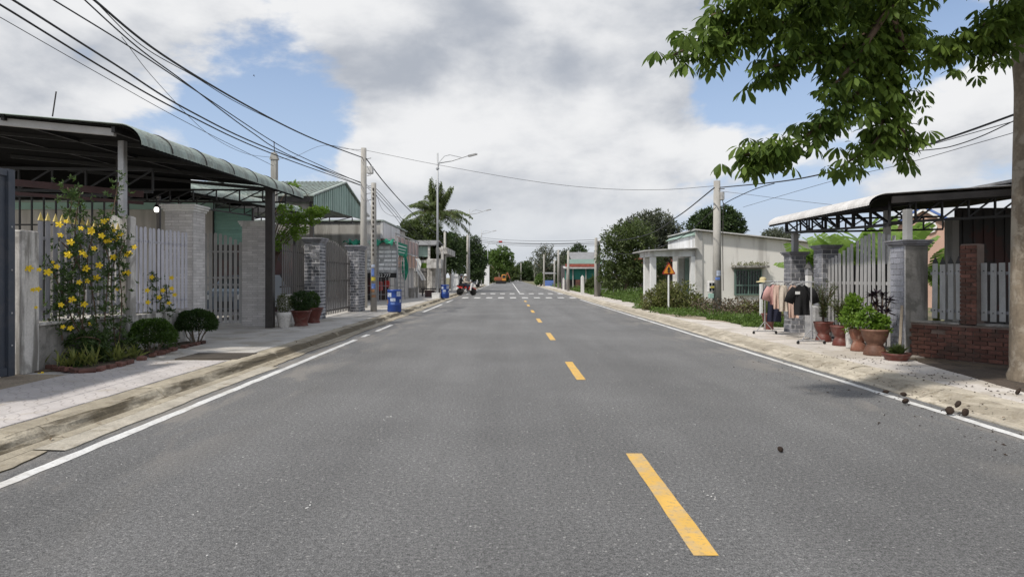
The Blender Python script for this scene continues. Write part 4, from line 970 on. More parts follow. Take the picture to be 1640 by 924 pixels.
MB().bbox(7.44, 7.60, 24.02, 24.2, .72, .9, .01).build('socket_box', X['mint'], p3)
MB().bbox(7.86, 7.99, 24.0, 24.2, 4.35, 4.65, .02).build('junction_box', X['gate_grey'], p3)
MB().bar((7.74, 24.1, 4.75), (8.02, 24.1, 4.78), .03, .03).tube([(7.93, 24.05, 4.35), (7.98, 24.04, 4.05), (7.94, 24.03, 3.95), (7.93, 24.03, 2.5), (7.95, 24.03, 1.0)], .014, 5).build('brackets_and_conduits', X['dark_steel'], p3)
stickers(p3, 7.77, 24.2, .165, [(1.55, 1.75, 'sticker'), (1.4, 1.5, 'sticker_b'), (.15, .45, 'sticker')])
far = [('twin concrete pole, left one of the pair on the right kerb', 6.25, 46.3, 4.30, .13), ('twin concrete pole, right one of the pair on the right kerb', 6.48, 46.6, 4.1, .15),
       ('concrete pole in front of the teal sheeted house', 6.0, 65, 4.15, .14), ('concrete pole just left of the teal sheeted house', 6.25, 81, 4.9, .15), ('thin concrete pole on the right, second beyond the teal house', 6.4, 90, 4.0, .13),
       ('pale concrete pole in front of the feathery grey tree', 5.5, 100, 5.0, .15), ('concrete pole among the cables behind the first street lamp', -5.75, 59, 5.6, .13), ('concrete pole hung with cables in front of the dark left trees', -5.0, 80, 6.7, .16),
       ('distant pole left of the road end, beyond the excavator', -3.6, 190, 7.0, .16), ('distant pole at the road end, left of its middle', .6, 220, 6.6, .18), ('distant pole at the road end, right of its middle', 4.5, 230, 6.6, .18), ('most distant pole at the road end by the right trees', 8.5, 210, 6.6, .18)]
for lab, x, y, z, r in far: pole(lab, x, y, z, r, r * .8, 'distant concrete poles')
# street lamps
def lamp():
    t = T('street_lamp', '', 'street lamp', (0, 0, 0), 'street lamps along the left kerb')
    MB().lathe([(.085, 0), (.05, 9.45), (.02, 9.46)], 12).lathe([(.15, 0), (.15, .03), (.10, .06)], 12).build('pole', X['lamp_pole'], t, True)
    MB().lathe([(.05, 8.35), (.11, 8.40), (.11, 8.48), (.05, 8.53)], 12).build('collar', X['lamp_pole'], t)
    MB().tube([(.04, 0, 8.80), (.9, 0, 8.93), (2.0, 0, 9.28)], [.045, .035, .03], 8).tube([(.03, 0, 8.45), (.14, 0, 8.9), (.45, 0, 9.25), (.8, 0, 9.33), (1.3, 0, 9.22), (1.6, 0, 9.15)], .022, 6).build('arm', X['lamp_pole'], t)
    MB().prism([(1.95, 9.24), (2.1, 9.22), (2.55, 9.34), (2.6, 9.38), (2.5, 9.42), (2.0, 9.31)], -.13, .13, 'y').build('lamp_head', X['gate_grey'], t)
    return t
lm = lamp()
for i, lab in enumerate(('nearest tall street lamp, in front of the coconut palm', 'second street lamp, right of the dark left trees', 'third street lamp along the left kerb', 'fourth street lamp, above the white gate pillar', 'fifth and farthest street lamp on the left')):
    o = lm if i == 0 else copy_tree(lm); o.location = (-4.6, 42.3 + 34.6 * i, .118); o['label'] = lab
# cables
def cable(label, pts, r, m='cable', X0=None, group='overhead cables'):
    P = [at(p[0], p[1], p[2] if len(p) > 2 else X0 * F / (p[0] - 814)) for p in pts]
    MB().tube(catenary(P, 8), r * .78, 5).top('overhead_cable', X[m], label, 'cable', group)
cable('thick black cable, uppermost on the left, ending at the tall pole', [(120, -25), (150, 0), (260, 88), (400, 172), (500, 222), (584, 254)], .028, X0=-6.5)
cable('lowest black cable of the left bundle, below the paired one', [(-20, 0), (0, 8), (180, 118), (300, 184), (437, 247), (588, 301)], .020, X0=-6.6)
cable('paired black cable of the left bundle, just above the lowest', [(-20, -22), (20, 0), (180, 101), (300, 176), (437, 241), (588, 296)], .022, X0=-6.6)
cable('black cable from the top left crossing the bundle, with a clamp near the pole', [(60, -15), (85, 0), (210, 77), (320, 150), (437, 227), (497, 258), (588, 298)], .016, X0=-6.6)
cable('black cable swinging down from the top left to join the bundle', [(110, -25), (135, 0), (220, 76), (300, 135), (400, 210), (470, 252), (588, 301)], .018, X0=-6.9)
cable('thin cable from the top left sagging below the thick one to the pole', [(140, -10), (225, 72), (310, 122), (400, 175), (530, 233), (582, 241)], .012, X0=-6.8)
cable('thin grey cable, lowest on the left, above the big canopy', [(-20, 16), (0, 28), (170, 125), (300, 197), (438, 266)], .010, 'thin_cable', -8.6)
cable('faint thin wire dropping steeply from the cables to the spiked post', [(195, 60, 14), (250, 130, 17), (330, 212, 22), (390, 245, 26), (438, 253, 28)], .010, 'thin_cable')
cable('thin wire leaving the spiked post towards the tall pole', [(440, 254, 28), (470, 252, 28), (520, 233, 28.5), (578, 243, 29)], .009, 'thin_cable')
cable('long thin cable crossing high over the road to the right pole', [(586, 241, 29), (700, 264, 28), (850, 290, 26.8), (960, 302, 25.8), (1060, 304, 24.8), (1146, 298, 24.2)], .011, 'thin_cable')
cable('thick black cable falling from the tall pole into the palm trees', [(586, 254), (620, 298), (660, 341), (700, 376), (716, 386)], .034, X0=-6.2)
for i, (a, l) in enumerate(((0, 'upper'), (5, 'middle'), (11, 'lower'))):
    cable(l + ' strand of three dark cables leaving the slim perforated pole', [(589, 298 + a * .3, 28.5), (603, 303 + a, 26.6), (630, 333 + a, 34), (655, 362 + a, 42), (690, 388 + a * .4, 55)], .016, 'cable')
cable('loose thin loop of wire hanging below the slim pole cables', [(603, 312, 26), (612, 335, 29), (625, 345, 32), (648, 352, 37), (668, 372, 44)], .010, 'thin_cable')
cable('thick black cable rising from the right pole to the big tree trunk', [(1148, 301), (1250, 291), (1330, 276), (1400, 258), (1460, 240), (1540, 214), (1640, 178)], .024, X0=7.85)
cable('second cable under the thick one, joining it left of the tree trunk', [(1455, 243), (1500, 239), (1530, 233), (1575, 217), (1640, 186)], .012, X0=7.8)
cable('thin cable just under the thick one near the tree trunk', [(1455, 242), (1520, 224), (1580, 207), (1640, 190)], .009, 'thin_cable', 7.75)
cable('faint straight wire below the trunk cables', [(1190, 332), (1330, 291), (1450, 262), (1560, 231), (1640, 208)], .007, 'thin_cable', 7.6)
cable('slack black cable dipping beside the right pole', [(1152, 333), (1168, 322), (1195, 309), (1215, 301), (1240, 294)], .018, X0=7.85)
cable('thick black cable from the right pole down behind the dark trees', [(1144, 301), (1085, 347), (1030, 378), (958, 390)], .030, X0=7.4)
cable('sagging cable in front of the big right trees', [(1146, 333), (1100, 374), (1060, 395), (1020, 406), (985, 406), (962, 403)], .020, X0=7.2)
for i, (y0, ym, y1, l) in enumerate(((378, 386, 384, 'uppermost'), (381, 390, 387, 'second'), (384, 391, 390, 'third'), (386, 394, 393, 'lowest'))):
    cable(l + ' of the four cables strung across the road at mid distance', [(749, y0, 80), (800, (y0 + ym) / 2 + 1.5, 72), (850, ym, 63), (900, ym, 55), (956, y1, 46.4)], .020 if i != 2 else .030)
cable('thin wire sloping over the garden behind the curved right canopy', [(1150, 306, 24), (1200, 312, 23), (1270, 321, 22), (1340, 329, 21)], .008, 'thin_cable')
MB().bbox(-1.0, -.62, 67.9, 68.1, 5.12, 5.30, .03).top('cable_tag', X['red'], 'small red tag hanging on the cables over the road', 'tag')
# ================================================================= RIGHT SIDE, near property
for x0, x1, y0, y1, z, lab in ((7.0, 7.38, 16.1, 16.5, 2.03, 'small slate brick pillar behind the clothes rack'), (7.0, 7.37, 14.5, 14.9, 2.12, 'slate brick gate pillar left of the silver gate')):
    t = T('gate_pillar', lab, 'pillar', ((x0 + x1) / 2, (y0 + y1) / 2, .118), 'slate brick pillars, right')
    bricks(t, X['gmortar'], X['gbrick'], x0, x1, y0, y1, .118, z, .205, .105, -1, .004, g=.018)
    cap(t, X['gcap'], x0, x1, y0, y1, z, ((.02, .03), (.05, .04), (.075, .03)))
t = T('gate_pillar', 'gate pillar with brick street face and bare plaster side, right of the silver gate', 'pillar', (7.2, 11.7, .118), 'slate brick pillars, right')
MB().bbox(7.03, 7.43, 11.5, 11.93, .11, 2.06, .008).build('core', X['base_plaster'], t)
MB().box(7.018, 7.032, 11.505, 11.925, .12, 2.055).build('mortar', X['gmortar'], t)
bx = MB().bbox(-.5, .5, -.5, .5, -.5, .5, .03).mesh('brick', mat('pale_slate_brick', (.26, .265, .30), .8, .15, 4, .12, 40, .3, 45, objvar=.2))
for r in range(19):
    z = .17 + r * .1015
    for s, e in (((0, .205), (.205, .41)) if r % 2 else ((0, .10), (.10, .305), (.305, .41))): piece('brick', bx, t, (7.013, 11.51 + (s + e) / 2, z), None, (.022, e - s - .010, .09))
cap(t, X['gcap'], 7.0, 7.43, 11.5, 11.93, 2.062, ((.02, .03), (.05, .04), (.07, .03)))
# stub and small gate post
MB().bbox(6.78, 6.98, 14.42, 14.9, .11, .86, .03).top('stone_stub', mat('rough_grey_stone', (.33, .33, .335), .9, .2, 5, .2, 30, .6, 25), 'low rough stone stub at the foot of the slate pillar', 'stub')
t = T('lantern_post', 'narrow white post with dark pointed lantern between the two slate pillars', 'post', (7.12, 15.4, .118))
MB().bbox(7.06, 7.18, 15.34, 15.46, .118, 1.55, .006).build('shaft', X['wcap'], t)
MB().bbox(7.05, 7.19, 15.33, 15.47, 1.551, 1.70, .01).build('glass', X['galv'], t)
MB().lathe([(.12, 1.70), (.11, 1.72), (.005, 1.88)], 4, (7.12, 15.4, 0)).box(7.19, 7.25, 15.3, 15.36, 1.50, 1.66).build('lantern_roof', X['black_steel'], t)
# silver gate
t = T('slatted_gate', 'silver slatted gate with rising top between the slate pillars', 'gate', (7.1, 13.2, .118))
for i in range(16):
    y = 14.42 - i * .161; h = 1.70 + .46 * (1 - math.cos(min(1, (i + 1) / 12) * math.pi)) / 2 - (.03 * (i - 12) if i > 12 else 0)
    p = piece('slat', picket_mesh(.108, .008, h, X['gate_silver'], 'flat', 'slat'), t, (7.12, y, .2), (random.uniform(-.01, .01), random.uniform(-.008, .008), R(90)))
    for z in (h - .14, .95, .55):
        b = obj('bolt', bolt, p, (0, .005, z)); b.rotation_euler = (R(-90), 0, 0)
mb = MB()
for z in (.5, 1.35): mb.box(7.14, 7.17, 11.95, 14.49, z, z + .06)
mb.each('rail', X['gate_grey'], t); MB().box(7.175, 7.185, 11.95, 14.49, .2, 1.75).build('backing', X['black_steel'], t)
# canopy
c3 = T('canopy', 'pale corrugated canopy with rolled street edge over the right gate', 'canopy', (7.3, 14, .118))
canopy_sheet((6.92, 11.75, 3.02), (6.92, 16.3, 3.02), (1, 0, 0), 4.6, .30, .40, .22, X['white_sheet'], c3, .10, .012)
truss((6.98, 11.9, 2.45), (6.98, 16.35, 2.62), .30, 7, .045, X['black_steel'], c3); truss((7.35, 11.9, 2.5), (7.35, 16.35, 2.62), .34, 7, .045, X['black_steel'], c3)
truss((7.0, 11.95, 2.50), (10.9, 11.95, 2.72), .36, 8, .045, X['black_steel'], c3); truss((7.0, 16.3, 2.62), (10.9, 16.3, 2.70), .32, 8, .045, X['black_steel'], c3)
MB().bar((6.95, 11.78, 2.90), (11.4, 11.78, 3.18), .05, .12).build('edge_beam', X['dark_steel'], c3)
MB().bbox(7.12, 7.25, 16.22, 16.36, 2.14, 2.62, .006).build('post', X['gate_grey'], c3); MB().bbox(7.14, 7.25, 11.65, 11.78, 2.17, 2.72, .006).build('post', X['gate_grey'], c3)
MB().bbox(7.55, 7.66, 13.0, 13.1, .118, 2.9, .006).build('post', X['wcap'], c3)
# brick boundary wall right of the gate, running off at an angle
bw = T('brick_wall', 'low red brick wall with a brick pier and grey picket panels beside the tree', 'wall')
MB().box(-.05, 2.9, .012, .24, -.02, .58).build('core', X['rmortar'], bw)
rb = MB().bbox(-.5, .5, -.5, .5, -.5, .5, .03).mesh('brick', X['redbrick'])
for r in range(8):
    y = -.05 + (.105 if r % 2 else 0)
    while y < 2.75:
        if random.random() < .95: piece('brick', rb, bw, (y + .1, .008 + random.uniform(-.006, .006), .03 + r * .070), (0, random.uniform(-.02, .02), random.uniform(-.03, .03)), (.195, .035, .058))
        y += .212
MB().box(.80, 1.04, .05, .30, .60, 1.93).build('pier', X['rmortar'], bw)
for r in range(19):
    z = .635 + r * .069
    for s_, e_ in (((0, .16), (.16, .24)) if r % 2 else ((0, .08), (.08, .24))): piece('brick', rb, bw, (.80 + (s_ + e_) / 2, .046 + random.uniform(-.006, .006), z), None, (e_ - s_ - .012, .03, .057))
    for s_, e_ in (((0, .20),) if r % 2 else ((0, .1), (.1, .24))): piece('brick', rb, bw, (.796, .05 + (s_ + e_) / 2, z), None, (.03, e_ - s_ - .012, .057))
pk4 = picket_mesh(.088, .012, .95, mat('pale_grey_picket', (.36, .365, .365), .55, .12, 4, objvar=.06, streak=((.22, .21, .20), .4, 6)), 'flat'); spk = MB().add([(-.045, -.012, 0), (.045, -.012, 0), (.045, .012, 0), (-.045, .012, 0), (0, 0, .13)], [(0, 1, 2, 3), (0, 1, 4), (1, 2, 4), (2, 3, 4), (3, 0, 4)]).mesh('spear_tip', X['black_steel'])
bolt2 = MB().lathe([(.010, 0), (.010, .006), (.003, .01)], 6).mesh('bolt', X['black_steel'])
for i in range(4 + 14):
    x = .355 + i * .128 if i < 4 else 1.105 + (i - 4) * .128
    p = piece('picket', pk4, bw, (x, .14, .66 + random.uniform(-.01, .01)), (0, random.uniform(-.015, .015), 0)); 
    if i < 4: obj('spear_tip', spk, p, (0, 0, .952))
    for z in (.14, .82): q = obj('bolt', bolt2, p, (0, -.007, z)); q.rotation_euler = (R(90), 0, 0)
MB().box(.28, .795, .16, .19, 1.42, 1.47).box(.28, .795, .16, .19, .78, .83).box(1.045, 2.85, .16, .19, 1.42, 1.47).box(1.045, 2.85, .16, .19, .78, .83).each('rail', X['picket_grey'], bw)
MB().bbox(-.05, .79, .0, .27, .582, .62, .006).bbox(1.05, 2.9, .0, .27, .582, .62, .006).each('coping', X['base_plaster'], bw)
bw.location = (7.10, 11.52, .12); bw.rotation_euler = (0, 0, R(-58))
t = T('plank', 'old grey plank leaning against the plastered gate pillar', 'plank', (6.78, 11.25, .13))
MB().bar((6.62, 11.0, .13), (6.92, 11.42, .98), .04, .11).build('board', X['plank'], t)
MB().bbox(7.78, 8.0, 9.3, 9.7, .10, .66, .03).top('cement_slab', X['mint'] if False else mat('teal_stained_slab', (.12, .16, .16), .9, .25, 4), 'teal stained cement slab leaning at the foot of the big tree', 'slab')
# dark outbuilding under the canopy and tree
ob = T('outbuilding', 'dark sheet walled outbuilding with a pale concrete post, right under the canopy', 'building', (11, 13.5, .1))
MB().box(9.40, 15, 13.6, 13.7, .1, 2.95).build('wall', X['dark_wall'], ob); MB().bbox(9.22, 9.37, 13.5, 13.75, .1, 2.75, .01).build('post', X['grey_wall'], ob)
for i in range(22): MB().box(9.5 + i * .22, 9.54 + i * .22, 13.575, 13.599, .1, 2.9).build('wall_rib', X['dark_wall'], ob) if i < 14 else None
MB().box(9.1, 16, 9.0, 13.5, 3.22, 3.27).build('roof', X['sheet'], ob)
# house with salmon gable
hp = T('house', 'distant house with salmon gable, round white vent and blue roof', 'house')
MB().prism([(-2.6, 0), (3.0, 0), (3.0, 2.5), (0, 4.5), (-2.6, 2.8)], 0, 6, 'y').build('wall', X['pink_wall'], hp)
MB().bar((0, -.15, 4.52), (3.4, -.15, 2.26), .12, .10).bar((-2.8, -.15, 2.66), (0, -.15, 4.52), .12, .10).each('bargeboard', X['white'], hp)
MB().prism([(0, 4.60), (3.4, 2.34), (3.4, 2.44), (0, 4.72), (-2.8, 2.84), (-2.8, 2.74)], -.2, 6.2, 'y').build('roof', X['blue_roof'], hp)
MB().lathe([(.30, -.04), (.30, .04), (.24, .05)], 8, (.25, -.05, 3.7), 'y').build('vent', X['white'], hp)
hp.location = (19.15, 30.0, .1); hp.rotation_euler = (0, 0, R(-35))
# clothes rack
t = T('clothes_rack', 'rolling steel clothes rack standing on the right pavement', 'clothes rack', (6.2, 14.5, .13))
st = MB()
for y in (13.3, 15.7):
    st.tube([(6.2, y, .25), (6.2, y, 1.40)], .016, 8)
stl = X['galv']; st.each('upright', stl, t)
MB().tube([(6.2, 13.15, 1.40), (6.2, 15.85, 1.40)], .014, 8).build('hanging_bar', stl, t)
for y in (13.3, 15.7):
    MB().tube([(5.92, y, .20), (6.48, y, .20)], .015, 8).tube([(6.0, y, .205), (6.2, y, .44)], .010, 6).tube([(6.40, y, .205), (6.2, y, .44)], .010, 6).tube([(6.2, y, .20), (6.2, y, .45)], .012, 6).build('foot', stl, t)
    for x in (5.93, 6.47): MB().lathe([(.005, -.012), (.03, -.012), (.034, 0), (.03, .012), (.005, .012)], 10, (x, y, .165), 'y').box(x - .008, x + .008, y - .018, y + .018, .165, .21).build('castor', X['black_steel'], t)
def garment(label, y, x, w, h, m, sleeves=True, flare=1.05, cat='shirt', name='shirt', z=1.36, rz=0):
    t = T(name, label, cat, (x, y, z - h), 'clothes on the rack')
    def fold(u, v): return .025 * math.sin(u * 13 + y * 7) * v + .03 * math.sin(u * 6 + v * 3 + y) * v
    n, k = 16, 14; mb = MB()
    for s in (-1, 1):
        def fn(u, v):
            ww = w * (.42 + .08 * min(1, v * 6)) if v < .12 else w * (.5 + (flare - 1) * v * .5)
            sh = (.05 + .05 * abs(2 * u - 1) ** 1.5) if v == 0 else 0
            zz = z - v * h - .075 * abs(2 * u - 1) ** 1.2 * (1 - v) + (-.05 * math.cos((u - .5) * 8) if v == 0 and abs(u - .5) < .16 else 0)
            return (x + (u - .5) * 2 * ww * .5 * 1.0 * 1.0, y + s * (.018 + .04 * math.sin(math.pi * u) * min(1, v * 3)) + fold(u, v), zz)
        mb.grid(fn, n, k)
    o = mb.build('body', m, t, True)
    if sleeves:
        for s in (-1, 1):
            p0 = Vector((x + s * w * .22, y, z - .10)); p1 = Vector((x + s * w * .36, y, z - .22)); p2 = Vector((x + s * w * .46, y + .01, z - .40))
            q = MB(); q.tube([p0, p1, p2], [.085, .10, .105], 10); q.v = [(a, y + (b - y) * .45, c) for a, b, c in q.v]; q.build('sleeve', m, t, True)
    MB().tube([(x - w * .2, y, z - .02), (x, y, z + .02), (x + w * .2, y, z - .02)], .006, 5).tube([(x, y, z + .02), (x, y, z + .05), (x + .015, y, z + .06)], .004, 5).build('hanger', X['white'], t)
    return t
g_ = garment('large black T-shirt with a small white print, nearest on the rack', 13.72, 6.2, .62, .66, X['black_cloth'])
lg = MB().bbox(-.05, .05, -.004, .004, -.03, .03, .002); piece('print', lg.mesh('print', X['white']), g_, (6.08, 13.655, 1.17))
garment('peach blouse just behind the black T-shirt', 14.1, 6.17, .40, .74, X['peach_cloth'], False)
garment('beige blouse, third from the front of the rack', 14.5, 6.14, .38, .62, X['beige_cloth'], False)
garment('peach pleated top in the middle of the rack', 14.85, 6.15, .38, .58, X['peach_cloth'], False)
garment('dusty pink blouse near the far end of the rack', 15.15, 6.20, .42, .50, X['pink_cloth'])
garment('long navy dress at the far end of the rack', 15.5, 6.34, .50, .92, X['navy_cloth'], True, 1.35, 'dress', 'dress')
t = T('straw_hat', 'small straw hat hung on the far end of the clothes rack', 'hat', (6.2, 15.82, 1.38)); MB().lathe([(.16, .0), (.15, .02), (.08, .03), (.075, .09), (.05, .12), (.005, .125)], 16, (6.2, 15.82, 1.38)).build('hat', mat('straw', (.55, .48, .28), .9), t)

# pots along the right gate
t = pot('potted_plant', 'maroon two-tier pot with a wispy olive plant, nearest the slate pillar', 'plant pot', (6.74, 13.9, .13), .20, .42, 'tier', X['maroon_pot'], 'pots along the right gate')
def wisp(t, c, hgt, sp, n, m, ln=.10):
    P, D, N = [], [], []; st = MB()
    for k in range(16):
        a = random.random() * 6.28; r = sp * random.random() ** .5; q = Vector((c[0] + r * math.cos(a), c[1] + r * math.sin(a), c[2] + hgt * random.uniform(.6, 1))); p = Vector(c); m_ = p.lerp(q, .5) + Vector((-.25 * (q.x - p.x), -.25 * (q.y - p.y), .05))
        cs = catenary([p, m_, q], 6); st.tube(cs, .004, 4)
        for _ in range(n // 16): b = random.choice(cs[2:]); P.append(b + Vector(rng.normal(size=3)) * .012); D.append((q - p).normalized() * .8 + Vector(sph(1)[0])); N.append(sph(1)[0])
    st.build('stem', X['twig'], t); leaves('foliage', P, D, N, ln * (.6 + .8 * rng.random(len(P))), ln * .13, m, parent=t)
wisp(t, (6.74, 13.9, .52), .85, .26, 900, L_['wisp'])
t = pot('potted_plant', 'maroon two-tier pot with a low olive plant, second from the slate pillar', 'plant pot', (6.68, 13.05, .13), .20, .40, 'tier', X['maroon_pot'], 'pots along the right gate'); wisp(t, (6.68, 13.05, .5), .55, .25, 800, L_['wisp'])
t = pot('potted_plant', 'white drum-shaped pot between the maroon pots', 'plant pot', (6.62, 12.5, .13), .13, .40, 'drum', X['white_pot'], 'pots along the right gate'); wisp(t, (6.62, 12.5, .5), .4, .14, 300, L_['lime'], .07)
t = pot('potted_plant', 'terracotta two-tier pot with bright lime foliage beside the white pot', 'plant pot', (6.52, 12.1, .13), .17, .42, 'tier', X['clay_pot'], 'pots along the right gate')
crown('foliage', [(6.42, 12.1, .76, .17, .2, .24), (6.38, 12.0, .98, .13, .15, .2)], 110, 22, .05, .032, L_['lime'], t, cr=.35)
t = pot('potted_plant', 'largest brown two-tier pot with green foliage, front of the row', 'plant pot', (6.46, 11.45, .13), .23, .46, 'tier', mat('brown_clay_pot', (.135, .065, .042), .6, .25, 5, .15, 40, .2, spots=((.22, .12, .08), .5, 5)), 'pots along the right gate')
crown('foliage', [(6.34, 11.5, .78, .13, .16, .2), (6.52, 11.4, .68, .13, .14, .13)], 60, 20, .06, .04, L_['lime'], t, cr=.35)
t = T('cordyline', 'purple-black spiky leaved plant rising behind the largest pot', 'plant', (6.66, 11.55, .13))
st = MB(); P, D, N = [], [], []
for px, py in ((1402, 488), (1414, 474), (1421, 500), (1397, 474), (1410, 512), (1424, 482), (1412, 496), (1418, 520), (1404, 470)):
    p = at(px, py, 11.5); st.tube([(6.62, 11.55, .45), (p.x, p.y, p.z)], .010, 5)
    for k in range(22): a = random.random() * 6.28; e = random.uniform(-.4, 1.2); P.append(p); D.append((math.cos(a) * math.cos(e), math.sin(a) * math.cos(e), math.sin(e))); N.append((0, 0, 1))
st.build('stem', X['twig'], t); leaves('foliage', P, D, N, .15 * (.7 + .5 * rng.random(len(P))), .035, L_['black'], curl=.25, parent=t)
t = pot('potted_plant', 'shallow red tray with a small spiky plant by the leaning plank', 'plant pot', (6.42, 10.75, .13), .22, .12, 'plain', X['maroon_pot'])
P, D, N = [], [], []
for k in range(60): a = random.random() * 6.28; e = random.uniform(.3, 1.4); P.append((6.45 + .05 * random.uniform(-1, 1), 10.75 + .05 * random.uniform(-1, 1), .23)); D.append((math.cos(a) * math.cos(e), math.sin(a) * math.cos(e), math.sin(e))); N.append((-math.cos(a), -math.sin(a), 1))
leaves('foliage', P, D, N, .24, .03, L_['tree'], curl=.2, parent=t)
t = pot('potted_plant', 'maroon flared pot with low greenery beside the small slate pillar', 'plant pot', (6.85, 17.1, .13), .19, .42, 'flare', X['maroon_pot']); wisp(t, (6.85, 17.1, .5), .3, .2, 400, L_['weed'], .08)

# banana plants
def banana(label, c, hgt, nl, seed):
    random.seed(seed); t = T('banana_plant', label, 'banana plant', c, 'banana plants in the right yard')
    MB().tube([c, (c[0], c[1], c[2] + hgt * .55)], [.10, .07], 8).build('stem', mat('banana_stem%d' % seed, (.16, .17, .06), .7), t, True)
    for k in range(nl):
        a = k * 2.4 + random.uniform(-.4, .4); el = random.uniform(.95, 1.45); L = hgt * random.uniform(.55, .72); wd = random.uniform(.24, .32)
        d = Vector((math.cos(a), math.sin(a), 0)); b = Vector((c[0], c[1], c[2] + hgt * random.uniform(.42, .55))); sd = d.cross(Vector((0, 0, 1)))
        n = 14; vs, fs = [], []; rn = []
        droop = random.uniform(.15, .55); tw = random.uniform(-.5, .5)
        def cen(s): return b + d * (L * s * math.cos(el) + .25 * L * s * s) + Vector((0, 0, L * (s * math.sin(el) - droop * s * s)))
        for i in range(n):
            s0, s1 = .12 + .88 * i / n, .12 + .88 * (i + (1.0 if random.random() < .75 else .86)) / n; p0, p1 = cen(s0), cen(s1)
            for sg in (-1, 1):
                w0 = wd * max(.02, math.sin(math.pi * min(1, (s0 - .1) / .9 * .93 + .05)) ** .6) * random.uniform(.95, 1.03); dn = .12 + .1 * math.sin(i * .9 + k) + random.uniform(0, .06)
                o0 = sd * sg * w0 + Vector((0, 0, -w0 * dn + sg * tw * w0)) + d * w0 * .12; m = len(vs)
                vs += [p0, p1, p1 + o0, p0 + o0]; fs.append((m, m + 1, m + 2, m + 3)); rn.append(random.random())
        off = Vector(c); V = np.array([(v - off)[:] for v in vs]); me = np_mesh('leaf', V, np.array(fs), L_['banana'], rn); obj('leaf', me, t)
    random.seed(seed + 100)
for i, (px, Y, h, lab) in enumerate(((1300, 20.5, 2.6, 'banana plant behind the slate gate pillar'), (1330, 20, 2.8, 'banana plant above the left end of the silver gate'),
                                  (1358, 19, 2.9, 'banana plant above the middle of the silver gate'), (1385, 18.5, 2.8, 'banana plant above the right half of the silver gate'), (1415, 18, 2.9, 'banana plant behind the right gate post'), (1440, 19, 3.0, 'banana plant left of the canopy post'), (1395, 21.5, 3.2, 'tall banana plant deep in the yard behind the gate'),
                                  (1500, 17.5, 2.2, 'banana plant below the salmon gable'), (1525, 16, 1.9, 'low banana plant above the spear-tipped pickets'), (1345, 23, 3.0, 'banana plant far back, above the slate pillar cap'))):
    banana(lab, ((px - 814) * Y / F, Y, .1), h, 11, 40 + i)
random.seed(5)

# ================================================================= RIGHT SIDE, white house
h = T('house', 'low white plastered house with sloping roof, porch and green shuttered window', 'house', (10, 31.5, .1))
MB().prism([(8.75, .05), (16.2, .05), (16.2, 2.82), (8.75, 3.62)], 30, 34.6, 'y').build('wall', mat('house_plaster', (.68, .66, .62), .9, .07, .8, .05, 30, .15, 30, streak=((.36, .34, .31), .6, 2.0)), h)
MB().prism([(8.55, 3.66), (16.4, 2.83), (16.4, 2.88), (8.55, 3.71)], 29.72, 34.9, 'y').build('roof', X['white_sheet'], h)
MB().bbox(8.62, 8.95, 29.93, 30.2, .05, 3.6, .01).build('corner_pier', X['grey_wall'], h)
MB().box(8.5, 8.74, 30.0, 34.6, 2.75, 3.4).build('sign_parapet', X['white_wall'], h); MB().prism([(8.4, 3.41), (8.76, 3.41), (8.76, 3.66)], 29.95, 34.7, 'y').build('parapet_roof', X['shed_green'], h)
w_ = MB().box(10.42, 11.68, 29.96, 29.999, .68, 1.86).build('window', X['glass'], h)
fm = MB()
for x in (10.42, 11.03, 11.62): fm.box(x, x + .05, 29.90, 29.955, .68, 1.86)
for z in (.68, 1.10, 1.81): fm.box(10.475, 11.615, 29.905, 29.95, z, z + .05)
for i in range(9): fm.box(10.50 + i * .128, 10.515 + i * .128, 29.915, 29.94, .73, 1.8) if i not in (4,) else None
for c in (10.75, 11.33): fm.tube([(c - .25, 29.93, 1.45), (c, 29.93, 1.72), (c + .25, 29.93, 1.45)], .012, 5)
fm.build('shutter_frame', X['green_paint'], w_)
MB().bbox(10.28, 11.85, 29.45, 29.995, 1.93, 2.03, .01).build('window_ledge', X['base_plaster'], h)
crown('ledge_weeds', [(11.05, 29.7, 2.08, .75, .2, .07)], 60, 8, .08, .03, L_['dry'], h, cr=.2)
dr = MB().box(8.66, 8.735, 30.6, 31.9, .1, 2.45).build('door', X['green_paint'], h)
for i in range(6): MB().box(8.63, 8.659, 30.66 + i * .2, 30.69 + i * .2, .2, 2.35).build('door_bar', X['shed_green'], dr)
po = MB(); 
for x, y in ((6.72, 30.2), (6.72, 31.6), (8.55, 32.3), (8.55, 30.1)): po = MB().bbox(x - .13, x + .13, y - .13, y + .13, .05, 2.45, .01).build('porch_column', X['white'], h)
MB().box(6.55, 8.74, 30.03, 30.17, 2.46, 2.72).box(6.55, 6.75, 30.18, 32.4, 2.46, 2.70).each('porch_beam', X['white_wall'], h)
MB().prism([(6.25, 2.70), (8.7, 2.83), (8.7, 2.87), (6.25, 2.74)], 29.7, 32.7, 'y').build('porch_roof', X['white_sheet'], h)
hr = T('house', 'house with red tiled roof glimpsed through the porch columns', 'house', (14.5, 60, 0)); MB().box(12, 19, 60, 66, 0, 2.4).build('wall', X['dark_wall'], hr); MB().prism([(59.5, 2.4), (62, 3.4), (66.5, 2.4)], 11.7, 19.3, 'x').build('roof', X['rust_roof'], hr)
